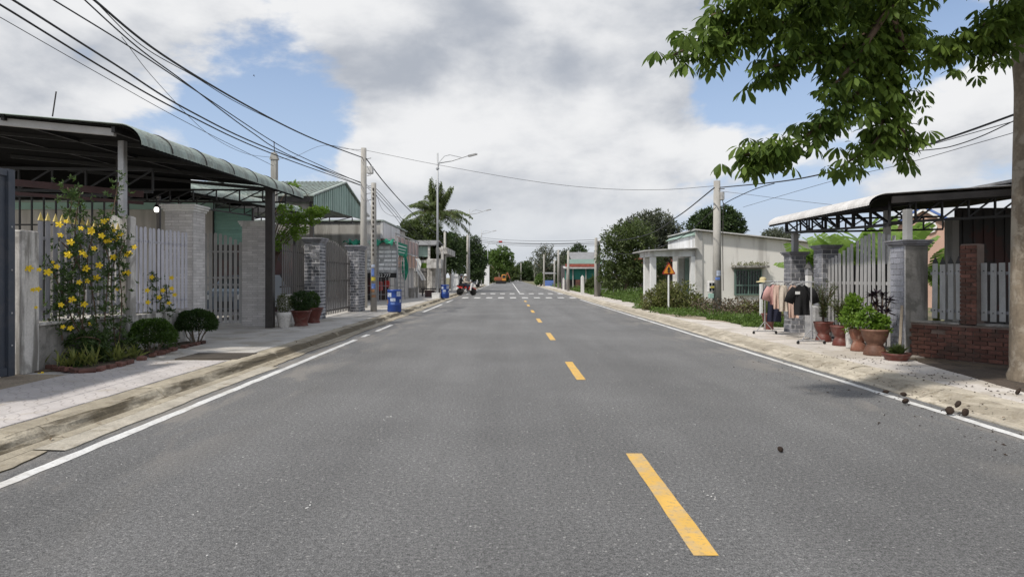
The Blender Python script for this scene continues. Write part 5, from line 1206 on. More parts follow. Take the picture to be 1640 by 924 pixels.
# warning sign
s = T('warning_sign', 'triangular orange road warning sign with red border and black arrow', 'sign', (6.42, 26, .1))
MB().tube([(6.42, 26.03, .1), (6.42, 26.03, 1.60)], .035, 8).build('post', X['white'], s)
def tri(r, y0, y1, nm, m, rd=0):
    pts = []
    for k in range(3):
        a = math.pi / 2 + 2 * math.pi * k / 3
        for e in (-.09, .09): pts.append((6.42 + r * math.cos(a + e * .9), 1.78 + r * math.sin(a + e * .9)))
    return MB().prism(pts, y0, y1, 'y').build(nm, m, s)
tri(.29, 25.985, 26.0, 'red_border', mat('dark_red_border', (.28, .03, .02), .5)); tri(.225, 25.975, 25.984, 'plate', mat('amber_plate', (.62, .25, .03), .5, .1, 5))
MB().prism([(6.395, 1.66), (6.445, 1.66), (6.445, 1.80), (6.49, 1.80), (6.42, 1.93), (6.35, 1.80), (6.395, 1.80)], 25.965, 25.974, 'y').box(6.35, 6.49, 25.966, 25.974, 1.72, 1.755).build('arrow', X['black_steel'], s)
# posts and fence
def cpost(label, x, y, z, w=.075): return MB().bbox(x - w, x + w, y - w, y + w, .05, z, .01).prism([(x - w, z), (x + w, z), (x, z + .16)], y - w, y + w, 'y').top('concrete_post', X['wcap'], label, 'post')
MB().bbox(7.74, 7.82, 19.96, 20.04, .05, 1.29, .006).top('fence_post', X['white'], 'thin white post standing left of the clothes rack', 'post')
cpost('pointed pale concrete post in front of the teal house', 6.05, 53, 1.5, .13); cpost('pointed pale concrete post in front of the big right tree', 9.95, 51, 1.2, .13); cpost('small pointed post farther left, before the teal house', 5.95, 70, 1.3, .1)
wf = T('wire_fence', 'low white pipe and wire fence below the big right trees', 'fence', (9, 50, .05)); mb = MB()
for x in (7.1, 8.1, 9.1, 10.6, 11.6): mb.box(x - .03, x + .03, 49.97, 50.03, .05, 1.2)
mb.bar((7.0, 50, 1.15), (12.2, 50, .95), .05, .05).bar((7.0, 50, .6), (12.2, 50, .5), .04, .04).bar((7.2, 49.9, .1), (7.9, 49.9, 1.0), .05, .05); mb.build('pipe_frame', X['galv'], wf)
# teal house
th = T('house', 'low house with teal sheeting, red fascia and grey sheet roof on the right', 'house', (8, 71, 0))
MB().box(6.3, 10.2, 71, 78, 0, 2.9).build('wall', X['dark_wall'], th); MB().box(6.15, 9.6, 70.6, 70.7, 1.25, 2.45).build('teal_screen', X['teal'], th)
MB().box(6.2, 9.8, 70.3, 70.59, 2.62, 2.95).build('fascia', X['rust_roof'], th); MB().prism([(70, 2.5), (71.5, 2.7), (71.5, 2.62), (70, 2.42)], 6.0, 10, 'x').build('awning', X['white_sheet'], th)
MB().prism([(70.8, 3.0), (76, 4.35), (76, 4.42), (70.8, 3.08)], 7.0, 10.4, 'x').build('roof', X['sheet'], th); MB().box(6.4, 10.2, 70.75, 70.79, 2.96, 3.45).build('green_band', X['mint'], th); MB().box(7.3, 7.8, 70.4, 70.55, 0, 1.24).build('brick_pier', X['redbrick'], th)
for x in (6.3, 7.0, 8.4): MB().box(x - .05, x + .05, 70.3, 70.4, 0, 2.45).build('post', X['pole'], th)
# ================================================================= trees
def tree(name, label, base, trunk, lobes, ncl, nlf, leaf, m, bark=None, group=None, wd=.5, cr=.24, shell=.5, cat='tree'):
    t = T(name, label, cat, base, group); st = MB(); b = Vector(base)
    L0 = np.array(lobes); top = Vector(L0[:, :3].mean(0))
    st.tube([b, b.lerp(top, .35) + Vector((.1, 0, 0)), b.lerp(top, .75)], [trunk, trunk * .8, trunk * .5], 8)
    for l in lobes: c = Vector(l[:3]); st.tube([b.lerp(top, .4), b.lerp(top, .4).lerp(c, .6) + Vector((0, 0, .2)), c + Vector((0, 0, l[5] * .5))], [trunk * .5, trunk * .3, trunk * .1], 6)
    st.build('trunk', bark or X['bark'], t, True)
    crown('crown', lobes, ncl, nlf, leaf, leaf * wd, m, t, cr=cr, shell=shell)
    return t
def lobes_px(lst, Y): # px, py, half-width px, half-height px, dY
    out = []
    for px, py, w, h, dy in lst:
        c = at(px, py, Y + dy); k = (Y + dy) / F; out.append((c.x, c.y, c.z, w * k, w * k, h * k))
    return out
def base_px(px, Y): return ((px - 814) * Y / F, Y, 0)
tree('broadleaf_tree', 'light green round tree left of the coconut palm', base_px(672, 62), .18, lobes_px([(655, 372, 20, 18, 0), (680, 368, 22, 20, 1), (668, 388, 26, 20, 0), (700, 385, 18, 18, 2), (690, 400, 24, 22, 3)], 62), 420, 26, .26, L_['tree'])
tree('broadleaf_tree', 'dark tree under the coconut palm, hung with cables', base_px(722, 76), .2, lobes_px([(715, 400, 20, 22, 0), (728, 415, 18, 26, 0), (708, 420, 20, 20, 0), (725, 385, 14, 12, 1)], 76), 320, 24, .3, L_['tree_dark'])
tree('broadleaf_tree', 'dense dark green tree overhanging the left kerb behind the second lamp', base_px(752, 95), .25, lobes_px([(742, 400, 16, 20, 0), (756, 398, 18, 18, 0), (765, 415, 14, 24, 0), (748, 428, 18, 22, 0), (768, 432, 8, 16, -1), (758, 442, 12, 10, 0)], 95), 520, 24, .34, L_['tree_dark'])
tree('tall_tree', 'tall pale green tree far off, left of the road end', base_px(800, 160), .25, lobes_px([(803, 408, 13, 12, 0), (815, 414, 9, 9, 0), (795, 416, 10, 10, 0), (785, 412, 9, 9, 3), (778, 418, 9, 9, 3), (806, 426, 14, 8, 0)], 160), 330, 18, .55, L_['tree_light'])
def rbush(label, px, py, w, h, Y, m, ncl=160, name='broadleaf_tree', leaf=None): 
    return tree(name, label, base_px(px, Y), .2, lobes_px([(px, py, w, h, 0), (px - w * .6, py + h * .35, w * .7, h * .7, 1), (px + w * .55, py + h * .3, w * .7, h * .7, -1)], Y), ncl, 22, leaf or Y * .0032, m, group='trees at the road end')
rbush('mid green trees at the left of the road end', 812, 436, 16, 14, 190, L_['tree']); rbush('distant dark tree closing the road, left of the vanishing point', 838, 435, 15, 14, 250, L_['tree_dark'])
rbush('distant dark tree closing the road, right of the vanishing point', 862, 437, 16, 13, 250, L_['tree_dark']); rbush('distant tree low behind the excavator', 792, 437, 16, 14, 175, L_['tree']); rbush('small distant round tree above the road end', 845, 425, 6, 6, 300, L_['tree'], 60)
rbush('bushy tree beside the distant blue stall on the right', 888, 440, 12, 14, 130, L_['tree_dark']); rbush('dark tree behind the teal house', 925, 408, 14, 16, 110, L_['tree_dark'])
rbush('dark tree left of the teal house roof', 908, 418, 12, 20, 120, L_['tree_grey']); rbush('low yellow-green shrub at the right kerb by the distant poles', 866, 447, 7, 7, 105, L_['tree_light'], 60, 'shrub')
rbush('low hedge tree behind the balcony house', 700, 410, 26, 20, 84, L_['tree_dark'], 200); rbush('far tree behind the white gate pillar', 772, 440, 10, 12, 140, L_['tree_dark']); rbush('bushy shrub beside the teal house post', 948, 458, 9, 12, 56, L_['tree'], 110, 'shrub', .22)
for px_, w_, l_ in ((822, 14, 'farthest low tree closing the road, left'), (848, 15, 'farthest low tree closing the road, middle'), (874, 15, 'farthest low tree closing the road, right')): rbush(l_, px_, 438, w_, 11, 345, L_['tree_dark'], 140)
# feathery tree
t = T('feathery_tree', 'grey-green feathery tree with rising branches on the right far kerb', 'tree', base_px(872, 112), 'trees at the road end'); st = MB(); b = Vector(base_px(872, 112)); st.tube([b, at(872, 440, 112), at(874, 405, 112)], [.22, .18, .06], 8); P, D, N = [], [], []
for px, py in ((850, 412), (858, 402), (866, 396), (874, 393), (884, 396), (893, 404), (900, 412), (853, 424), (862, 414), (882, 410), (894, 420), (858, 434), (890, 432), (872, 410), (868, 425), (879, 425)):
    q = at(px, py, 112 + random.uniform(-3, 3)); p = at(872, min(446, py + 22), 112); st.tube([p, p.lerp(q, .6), q], [.08, .05, .02], 5)
    for s in np.linspace(.25, 1.05, 60):
        c = p.lerp(q, s)
        for _ in range(3): P.append(c + Vector(rng.normal(size=3)) * .28); D.append(Vector(sph(1)[0]) + Vector((0, 0, -.5))); N.append(sph(1)[0])
st.build('trunk', X['bark'], t); leaves('crown', P, D, N, .45, .14, L_['tree_grey'], parent=t)
# right trees
tree('broadleaf_tree', 'big bright green tree left of the white house porch', base_px(1000, 46), .2, lobes_px([(992, 385, 28, 22, 0), (1015, 380, 30, 26, 0), (985, 410, 26, 26, 0), (1020, 415, 34, 34, 0), (1000, 440, 34, 26, 0), (1040, 440, 26, 28, 1), (972, 440, 12, 22, -1)], 46), 620, 26, .20, L_['tree'], wd=.42)
tree('broadleaf_tree', 'grey-green tall tree behind the bright one, left of the white house', base_px(1052, 52), .25, lobes_px([(1055, 362, 24, 24, 0), (1035, 365, 26, 22, 0), (1072, 378, 18, 26, 0), (1060, 395, 28, 26, 0), (1075, 410, 16, 24, 0), (1020, 358, 18, 14, 0), (1000, 366, 16, 14, 0)], 52), 560, 26, .22, L_['tree_grey'], wd=.4)
tree('broadleaf_tree', 'dark green tree rising behind the white house roof', base_px(1150, 48), .2, lobes_px([(1128, 352, 20, 14, 0), (1145, 350, 18, 16, 0), (1168, 352, 20, 16, 0), (1120, 362, 20, 12, 0), (1180, 364, 16, 12, 0), (1150, 366, 30, 14, 0), (1160, 340, 10, 9, 0)], 48), 420, 26, .22, L_['tree_dark'])
rbush('low distant trees right of the white house roof', 1245, 377, 24, 9, 60, L_['tree_grey'], 150); rbush('dark low trees behind the porch', 1085, 425, 30, 22, 70, L_['tree_dark'], 200)
rbush('dark trees behind the wire fence', 985, 455, 40, 16, 62, L_['tree_dark'], 200)
# coconut palm
t = T('coconut_palm', 'coconut palm with arching fronds behind the first street lamp', 'palm tree', base_px(700, 66)); top = at(698, 346, 66); b = Vector(base_px(700, 66))
MB().tube([b, b.lerp(top, .5) + Vector((.25, 0, 0)), top], [.2, .15, .13], 10).build('trunk', X['bark'], t, True)
def frond(az, el, L, droop, roll):
    d = Vector((math.cos(az), math.sin(az), 0)); sd = d.cross(Vector((0, 0, 1))); P, D, N, Ls = [], [], [], []; pts = []
    for i in range(31):
        s = i / 30; p = top + d * (L * s * math.cos(el)) + Vector((0, 0, L * (s * math.sin(el) - droop * s * s))); pts.append(p)
        if s > .1:
            for sg in (-1, 1):
                for _ in range(3): P.append(p + Vector(rng.normal(size=3)) * .05); D.append(sd * sg * .9 + d * .45 + Vector((0, 0, -.85 + .35 * random.random()))); N.append((0, 0, 1)); Ls.append(L * .19 * (math.sin(math.pi * min(1, s * .85 + .12)) ** .6))
    o = leaves('frond', P, D, N, Ls, .085, L_['palm'], parent=t)
    MB().tube(pts[::5], [.035, .03, .025, .02, .016, .012, .006], 5).build('midrib', X['twig'], o)
for k in range(34):
    az = k * 2.4; e = (1.45, 1.2, .92, .60, .25)[k % 5]; frond(az, e, random.uniform(4.2, 4.9), (.18, .34, .52, .66, .70)[k % 5] + random.uniform(-.05, .1), 0)
# weeds of the right verge (single bushes first, ground cover as stuff)
def weed(label, lob, ncl, m, leaf, tw=20, name='bush'):
    t = T(name, label, 'bush', (lob[0][0], lob[0][1], .1)); st = MB()
    for k in range(tw):
        l = random.choice(lob); a = random.random() * 6.28; st.tube([(l[0] + .2 * l[3] * math.cos(a), l[1] + .2 * l[4] * math.sin(a), .1), (l[0] + .9 * l[3] * math.cos(a), l[1] + .9 * l[4] * math.sin(a), l[2] + l[5] * random.uniform(.2, .9))], [.012, .004], 4)
    st.build('stem', X['twig'], t); crown('foliage', lob, ncl, 18, leaf, leaf * .5, m, t, cr=.28)
kind(MB().prism([(6.7, 19.6), (6.2, 20.8), (5.75, 22.2), (5.68, 24), (5.75, 26), (5.7, 28), (5.95, 30), (6.6, 31.2), (6.7, 31.2)], .10, .142).build('overgrown_soil', X['dirt']), 'structure')
weed('tall yellow-green overgrown bush in front of the white porch columns', [(6.5, 27.0, .70, .6, .6, .55), (7.1, 26.6, .62, .6, .6, .55), (6.0, 27.2, .45, .45, .6, .38), (7.6, 26.9, .45, .5, .5, .4), (6.8, 27.6, .9, .5, .4, .4)], 330, L_['dry'], .11)
weed('low dry bush between the meter pole and the clothes rack', [(8.9, 22.3, .35, .7, .5, .32), (9.6, 22.6, .4, .5, .5, .3), (8.3, 22.5, .3, .4, .4, .25)], 140, L_['dry'], .10)
weed('greenish weeds at the kerb below the wire fence', [(7.6, 41, .3, 1.2, 1.5, .35), (8.8, 39, .35, 1.2, 1.5, .4), (7.2, 36, .3, .8, 1.5, .3), (9.5, 36, .35, 1.2, 1.5, .4)], 260, L_['weed'], .12)
t = T('brush_pile', 'pile of dead brown branches under the green shuttered window', 'brush pile', (9, 22.8, .1)); st = MB()
for k in range(230):
    c = Vector((random.uniform(7.4, 10.6), random.uniform(21.6, 25.5), .12)); a = random.random() * 6.28; e = random.uniform(.0, .8); L = random.uniform(.4, 1.1); q = c + Vector((math.cos(a) * math.cos(e) * L, math.sin(a) * math.cos(e) * L, .1 + math.sin(e) * L * .8)); st.tube([c, c.lerp(q, .5) + Vector(rng.normal(size=3)) * .06, q], [.014, .011, .005], 4)
st.build('branches', X['twig'], t)
n = 3600; P = np.stack([rng.uniform(7.0, 10.9, n), rng.uniform(21.0, 25.6, n), .12 + .6 * rng.random(n) ** 1.6], 1); leaves('dead_leaves', P, sph(n), sph(n), .09, .05, leafmat('dead_leaf', (.06, .045, .03), (.17, .135, .09), .15), parent=t)
def cover(name, label, x0, x1, y0, y1, n, hmax, ln, m, edge=.3):
    x = rng.uniform(0, 1, n); y = rng.uniform(y0, y1, n); w = x0 + edge * (np.sin(y * 1.7) * .5 + np.sin(y * 4.1 + 1) * .3); P = np.stack([w + (x1 - w) * x, y, .10 + hmax * rng.random(n) ** 1.5 * (.4 + .6 * (np.sin(y * 2.3 + x * 9) * .5 + .5))], 1)
    D = unit(rng.normal(size=(n, 3)) + np.array([0, 0, .7])); o = leaves(name, P, D, unit(rng.normal(size=(n, 3)) * .5 + np.array([0, 0, 1])), ln * (.6 + .8 * rng.random(n)), ln * .5, m); kind(o, 'stuff'); tag(o, label, 'ground cover')
cover('ground_cover', 'bright green creeping weeds along the right pavement edge', 6.62, 8.2, 17.9, 21.6, 7500, .26, .085, L_['weed'])
cover('ground_cover', 'sparse green weeds around the meter pole and bushes', 5.75, 9.5, 22.3, 30.5, 11000, .25, .09, L_['weed'], .4)
cover('grass', 'rough grass verge below the right trees', 6.55, 14, 31, 52, 14000, .35, .14, L_['weed'], .3)
cover('grass', 'rough grass far along the right verge', 6.6, 12, 52, 100, 9000, .5, .25, L_['weed'], .3)

# ================================================================= big tree at the right edge
bt = T('sterculia_tree', 'large tree with smooth grey-brown trunk and palmate leaves at the right edge', 'tree', (6.95, 8.55, .1))
tr = [(6.98, 8.55, .05), (6.95, 8.55, .5), (6.94, 8.55, 1.2), (6.93, 8.56, 2.2), (6.92, 8.57, 3.2), (6.90, 8.58, 4.0), (6.83, 8.6, 4.7), (6.88, 8.6, 5.5), (6.9, 8.7, 7.0), (6.95, 8.8, 9.0)]
MB().tube(catenary(tr, 5), [.34 - .0 * i if i < 3 else max(.08, .30 - .0018 * (i - 3) ** 1.35) for i in range(46)], 20).build('trunk', X['bark'], bt, True)
spines = [  # px, py, Y
    [(1600, -60, 8.3), (1480, -30, 7.9), (1400, 0, 7.7), (1300, 30, 7.4), (1200, 45, 7.2), (1130, 68, 7.1), (1078, 88, 7.0)],
    [(1480, -30, 7.9), (1380, -25, 7.6), (1280, -10, 7.3), (1200, 5, 7.1), (1140, 25, 7.0)],
    [(1440, 0, 7.8), (1380, 60, 7.6), (1320, 82, 7.4), (1270, 98, 7.3), (1215, 112, 7.2)],
    [(1420, -10, 7.9), (1405, 60, 7.7), (1390, 120, 7.6), (1360, 165, 7.4), (1310, 205, 7.3), (1250, 240, 7.2), (1192, 248, 7.1)],
    [(1440, -10, 8.0), (1425, 60, 7.9), (1408, 130, 7.8), (1415, 180, 7.7), (1400, 230, 7.6), (1345, 268, 7.5)],
    [(1408, 130, 7.8), (1440, 150, 7.8), (1462, 155, 7.8)], [(1412, 190, 7.7), (1440, 205, 7.7), (1450, 225, 7.7), (1455, 262, 7.7)],
    [(1480, -40, 8.2), (1430, 10, 8.0), (1440, 50, 7.9), (1462, 55, 7.9)], [(1430, 30, 7.6), (1450, 80, 7.6), (1440, 100, 7.6)], [(1420, 20, 7.5), (1360, 110, 7.3), (1330, 140, 7.2)],
    [(1660, -40, 8.6), (1620, 20, 8.3), (1560, 55, 8.0), (1520, 75, 7.9), (1496, 92, 7.8)], [(1660, 0, 8.5), (1620, 50, 8.2), (1590, 90, 8.0)], [(1650, -10, 8.3), (1610, 20, 8.0), (1575, 40, 7.8)],
    [(1400, -40, 8.5), (1320, -20, 8.6), (1260, 20, 8.6)], [(1480, -60, 7.4), (1380, -50, 7.0), (1280, -30, 6.8), (1190, -20, 6.7)],
    [(1420, 0, 8.3), (1400, 60, 8.3), (1370, 110, 8.2)], [(1450, -20, 8.3), (1350, 20, 8.2), (1260, 50, 8.0)]]
bm_ = MB(); P, D, N, Ls, Ws = [], [], [], [], []
for si, s in enumerate(spines):
    cs = catenary([at(*p) for p in s], 8); n = len(cs); bm_.tube(cs, [.034 * (1 - .85 * i / (n - 1)) + .006 for i in range(n)], 6)
    length = sum((b - a).length for a, b in zip(cs, cs[1:])); nw = int(length * (58 if si in (3, 4, 6) else 45))
    for w in range(nw):
        f = .12 + .88 * random.random(); i = min(n - 2, int(f * (n - 1))); c = cs[i].lerp(cs[i + 1], f * (n - 1) - i)
        c = c + Vector((random.gauss(0, .11), random.gauss(0, .15), random.gauss(.03, .09) - .03))
        ax = Vector((random.gauss(0, .45), random.gauss(-.1, .45), 1)).normalized(); q = ax.orthogonal().normalized(); w2 = ax.cross(q); k0 = random.random() * 6.28; nl = random.choice((6, 7, 7, 8)); sz = random.uniform(.6, 1.3)
        for k in range(nl):
            a = k0 + 2 * math.pi * k / nl; rd = q * math.cos(a) + w2 * math.sin(a); P.append(c + rd * .02); D.append(rd * .8 - Vector((0, 0, .35 + .7 * random.random()))); N.append(ax); ln = .140 * sz * random.uniform(.8, 1.15); Ls.append(ln); Ws.append(ln * .36)
bm_.build('branch', X['twig'], bt, True)
def whorl_leaves():
    n = len(P); p = np.array([v[:] for v in P]); d = unit(np.array([v[:] for v in D])); nn = np.array([v[:] for v in N]); ln = np.array(Ls)[:, None]; wd = np.array(Ws)[:, None]
    sd = unit(np.cross(d, nn)); up = np.cross(sd, d); g = np.array([0, 0, -1.0])
    V = np.stack([p, p + d * ln * .45 + sd * wd * .42 + up * wd * .12, p + d * ln * .75 + sd * wd * .5 + up * wd * .10 + g * ln * .06, p + d * ln * 1.0 + g * ln * .16, p + d * ln * .75 - sd * wd * .5 + up * wd * .10 + g * ln * .06, p + d * ln * .45 - sd * wd * .42 + up * wd * .12, p + d * ln * .6 + g * ln * .02], 1).reshape(-1, 3)
    b = np.arange(n)[:, None] * 7; Fa = np.concatenate([b + np.array([[0, 1, 6]]), b + np.array([[1, 2, 6]]), b + np.array([[2, 3, 6]]), b + np.array([[3, 4, 6]]), b + np.array([[4, 5, 6]]), b + np.array([[5, 0, 6]])], 1).reshape(-1, 3)
    rr = np.repeat(rng.random(n), 6); crown('upper_crown', [(5.3, 7.3, 6.5, 1.5, 1.3, .9), (5.2, 8.7, 6.4, 1.2, 1.0, .8), (4.4, 8.3, 6.5, 1.1, 1.2, .7), (6.6, 8.2, 7.0, 1.6, 1.5, 1.2), (8.0, 8.8, 6.8, 1.5, 1.5, 1.2), (6.2, 9.4, 6.9, 1.5, 1.2, 1.0), (6.8, 6.6, 6.9, 1.5, 1.2, .9), (7.2, 8.4, 8.2, 1.6, 1.6, 1.0)], 950, 16, .22, .10, L_['whorl'], bt, cr=.2, shell=.3); obj('crown', np_mesh('crown', V - np.array(bt.location), Fa, L_['whorl'], rr), bt)
whorl_leaves()
# ================================================================= riders, machines, small things
def skin_body(name, joints, edges, m, parent):
    me = bpy.data.meshes.new(name); me.from_pydata([j[:3] for j in joints], edges, []); me.materials.append(m); o = bpy.data.objects.new(name, me); col.objects.link(o); o.parent = parent
    o.modifiers.new('skin', 'SKIN'); sv = me.skin_vertices[0].data
    for i, j in enumerate(joints): r = j[3]; sv[i].radius = (r, r if len(j) < 5 else j[4])
    sv[0].use_root = True; sd = o.modifiers.new('sub', 'SUBSURF'); sd.levels = 1; sd.render_levels = 2; return o
def motorbike(label, loc, rz, shield, group=None, kd='motorbike'):
    t = T('motorbike', label, 'motorbike', (0, 0, 0), group)
    for x in (-.60, .62):
        w = MB(); 
        for k in range(20): pass
        prof = [(.235, -.035), (.275, -.04), (.30, -.02), (.305, 0), (.30, .02), (.275, .04), (.235, .035)]; w.lathe(prof + [prof[0]], 24, (x, 0, .305), 'y'); wo = w.build('tyre', X['rubber'], t, True)
        rm = MB(); rm.lathe([(.03, -.03), (.03, .03)], 8, (x, 0, .305), 'y')
        for k in range(10): a = k * math.pi / 5; rm.bar((x, 0, .305), (x + .235 * math.cos(a), 0, .305 + .235 * math.sin(a)), .012, .012, (0, 1, 0))
        rm.build('spokes', X['galv'], t)
    MB().prism([(-.80, .72), (-.85, .80), (-.25, .78), (.02, .74), (.08, .62), (-.2, .58), (-.55, .60)], -.11, .11, 'y').build('tail_fairing', shield, t)
    MB().prism([(-.82, .80), (-.30, .785), (.02, .745), (.04, .79), (-.3, .84), (-.78, .86)], -.13, .13, 'y').build('seat', X['black_cloth'], t)
    MB().prism([(.0, .60), (.25, .45), (.42, .62), (.55, .95), (.48, .98), (.36, .75), (.2, .58)], -.10, .10, 'y').build('body_fairing', shield, t)
    MB().prism([(.40, .42), (.50, .42), (.60, .98), (.5, 1.0)], -.20, .20, 'y').build('leg_shield', X['white'] if kd == 'motorbike' else shield, t)
    MB().bbox(-.22, .16, -.12, .12, .26, .50, .03).tube([(-.1, .14, .28), (-.5, .16, .30), (-.85, .17, .36)], [.03, .045, .045], 8).build('engine_and_exhaust', X['gate_grey'], t)
    MB().tube([(.62, .07, .305), (.50, .07, .72), (.44, .04, .98)], .022, 6).tube([(.62, -.07, .305), (.50, -.07, .72), (.44, -.04, .98)], .022, 6).tube([(-.60, .08, .305), (-.05, .08, .38)], .025, 6).tube([(-.60, -.08, .305), (-.05, -.08, .38)], .025, 6).build('fork_and_swingarm', X['black_steel'], t)
    MB().tube([(.36, -.33, 1.05), (.42, -.12, 1.02), (.44, 0, 1.0), (.42, .12, 1.02), (.36, .33, 1.05)], .016, 6).build('handlebar', X['black_steel'], t)
    MB().lathe([(.02, 0), (.075, .02), (.085, .07), (.03, .09)], 12, (.54, 0, .93)).build('headlight', X['white'], t)
    MB().prism([(.40, .60), (.62, .66), (.90, .52), (.88, .50), (.62, .635), (.42, .56)], -.06, .06, 'y').build('front_mudguard', shield, t)
    return t
def rider(name, label, x0, shirt, trousers, helmet, hands):
    t = T(name, label, 'person', (0, 0, 0)); hz = .90
    j = [(x0, 0, hz, .15, .13), (x0 + .04, 0, hz + .22, .14, .12), (x0 + .07, 0, hz + .42, .16, .12), (x0 + .08, 0, hz + .53, .06), (x0 + .10, 0, hz + .66, .085)]; e = [(0, 1), (1, 2), (2, 3), (3, 4)]
    for s in (-1, 1):
        n = len(j); j += [(x0 + .06, s * .18, hz + .44, .055), (x0 + .14, s * .24, hz + .24, .045), (x0 + hands, s * (.26 if hands > .3 else .12), hz + .16, .03)]; e += [(2, n), (n, n + 1), (n + 1, n + 2)]
    skin_body('torso_and_arms', j, e, shirt, t)
    j = [(x0, 0, hz, .14, .12)]; e = []
    for s in (-1, 1):
        n = len(j); j += [(x0 + .05, s * .10, hz - .02, .09), (x0 + .40, s * .16, hz - .10, .07), (x0 + .30, s * .18, hz - .48, .05), (x0 + .42, s * .18, hz - .55, .035)]; e += [(0, n), (n, n + 1), (n + 1, n + 2), (n + 2, n + 3)]
    skin_body('legs', j, e, trousers, t)
    MB().lathe([(.03, -.13), (.075, -.11), (.09, -.03), (.088, .04), (.03, .10)], 14, (x0 + .11, 0, hz + .70)).bbox(x0 + .185, x0 + .225, -.015, .015, hz + .66, hz + .71, .004).build('head', X['skin'], t, True)
    MB().lathe([(.125, -.04), (.13, .02), (.115, .09), (.07, .14), (.01, .155)], 16, (x0 + .10, 0, hz + .72)).build('helmet', helmet, t, True)
    for s in (-1, 1): MB().bbox(x0 + hands - .02, x0 + hands + .07, s * (.27 if hands > .3 else .12) - .025, s * (.27 if hands > .3 else .12) + .025, hz + .12, hz + .18, .01).build('hand', X['skin'], t)
    return t
def place(o, loc, rz): o.location = loc; o.rotation_euler = (0, 0, rz)
mb1 = motorbike('red and white motorbike with two riders pulling out from the left kerb', None, 0, X['red']); r1 = rider('person', 'motorbike rider in pale shirt and white helmet holding the handlebar', -.18, X['beige_cloth'], X['navy_cloth'], X['white'], .52)
r2 = rider('person', 'pillion passenger in black with dark helmet behind the motorbike rider', -.55, X['black_cloth'], X['black_cloth'], X['bluegrey'], .25)
for o in (mb1, r1, r2): place(o, (-3.45, 53.5, 0), R(-22))
b2 = motorbike('dark motorbike parked on the left kerb below the dense tree, nearer one', None, 0, X['bluegrey'], 'parked motorbikes'); b3 = copy_tree(b2); b3['label'] = 'dark motorbike parked on the left kerb below the dense tree, farther one'
place(b2, (-4.75, 88, .12), R(10)); place(b3, (-4.85, 93, .12), R(150))
# excavator
t = T('excavator', 'small orange excavator working far down the road on the left', 'excavator', (-1.6, 150, 0)); 
for y in (149, 150.6): MB().prism([(-3.0, .25), (-2.8, .02), (-.6, .02), (-.4, .25), (-.6, .6), (-2.8, .6)], y, y + .4, 'y').build('track', X['rubber'], t)
MB().bbox(-3.2, -1.4, 149, 151, .65, 1.5, .12).build('engine_cover', X['orange'], t); MB().bbox(-1.5, -.5, 149, 150, .65, 2.1, .1).build('cab', mat('amber_machine', (.6, .26, .05), .5), t); MB().box(-1.35, -.65, 148.97, 148.995, 1.3, 1.95).build('cab_window', X['glass'], t)
MB().bar((-.9, 150.5, 1.0), (-.2, 150.5, 2.6), .2, .25).bar((-.2, 150.5, 2.6), (.4, 150.4, 1.2), .16, .2).build('boom', X['orange'], t); MB().prism([(.2, .9), (.55, 1.25), (.65, .7), (.3, .55)], 150.1, 150.8, 'y').build('bucket', X['dark_steel'], t)
t = T('market_stall', 'small distant stall with blue sides on the right kerb', 'stall', (6.5, 104, 0)); MB().box(5.7, 7.4, 103, 105, 0, 1.0).build('counter', X['blue_roof'], t); MB().prism([(102.6, 2.0), (105.4, 2.2), (105.4, 2.28), (102.6, 2.08)], 5.5, 7.6, 'x').build('roof', X['sheet'], t)
for x in (5.7, 7.3):
    for y in (103, 104.9): MB().box(x, x + .06, y, y + .06, 1.0, 2.05).build('post', X['galv'], t)
# seed pods fallen from the tree
podm = mat('dry_brown_pod', (.035, .022, .015), .85, .3, 20, .2, 60, .5, 40)
def podmesh(s):
    mb = MB(); n = 10
    mb.lathe([(.004, -.048), (.028, -.036), (.044, -.012), (.047, .008), (.036, .030), (.012, .042), (.004, .052)], 12)
    mb.v = [(x * (1.15 + .1 * math.sin(z * 60 + s)), y * (.8 + .12 * math.sin(x * 50 + s)), z) for x, y, z in mb.v]; mb.tube([(0, 0, .05), (.012, .005, .075), (.03, .01, .085)], .005, 5); return mb.mesh('seed_pod', podm, True)
for i, (px, py, lab) in enumerate(((1418, 627, 'brown seed pod on the white line, leftmost of the fallen pods'), (1447, 631, 'brown seed pod at the kerb foot, second from the left'), (1450, 642, 'brown seed pod on the road side of the line, below the second'),
                                  (1534, 647, 'brown seed pod on the kerb slope, highest of the right three'), (1521, 657, 'brown seed pod in the gutter, left of the right three'), (1546, 660, 'brown seed pod in the gutter with a stalk, right of the right three'), (1631, 626, 'brown seed pod on the pavement at the right edge'), (1250, 719, 'flat dark seed pod lying alone on the asphalt'))):
    z = {0: .045, 1: .06, 2: .045, 3: .11, 4: .06, 5: .06, 6: .175, 7: .03}[i]; Y = (1.5 - z) * F / (py - 444)
    o = obj('seed_pod', podmesh(i), None, ((px - 814) * Y / F, Y, z)); o.rotation_euler = (R(80 + 20 * math.sin(i)), R(20 * i), R(50 * i)); o.scale = (random.uniform(.65, .95), random.uniform(.55, .85), random.uniform(.7, .95)) if i < 7 else (.4, .7, .3)
    tag(o, lab, 'seed pod', 'seed pods fallen by the right kerb')
n = 420; V = []; Fc = []
mb = MB()
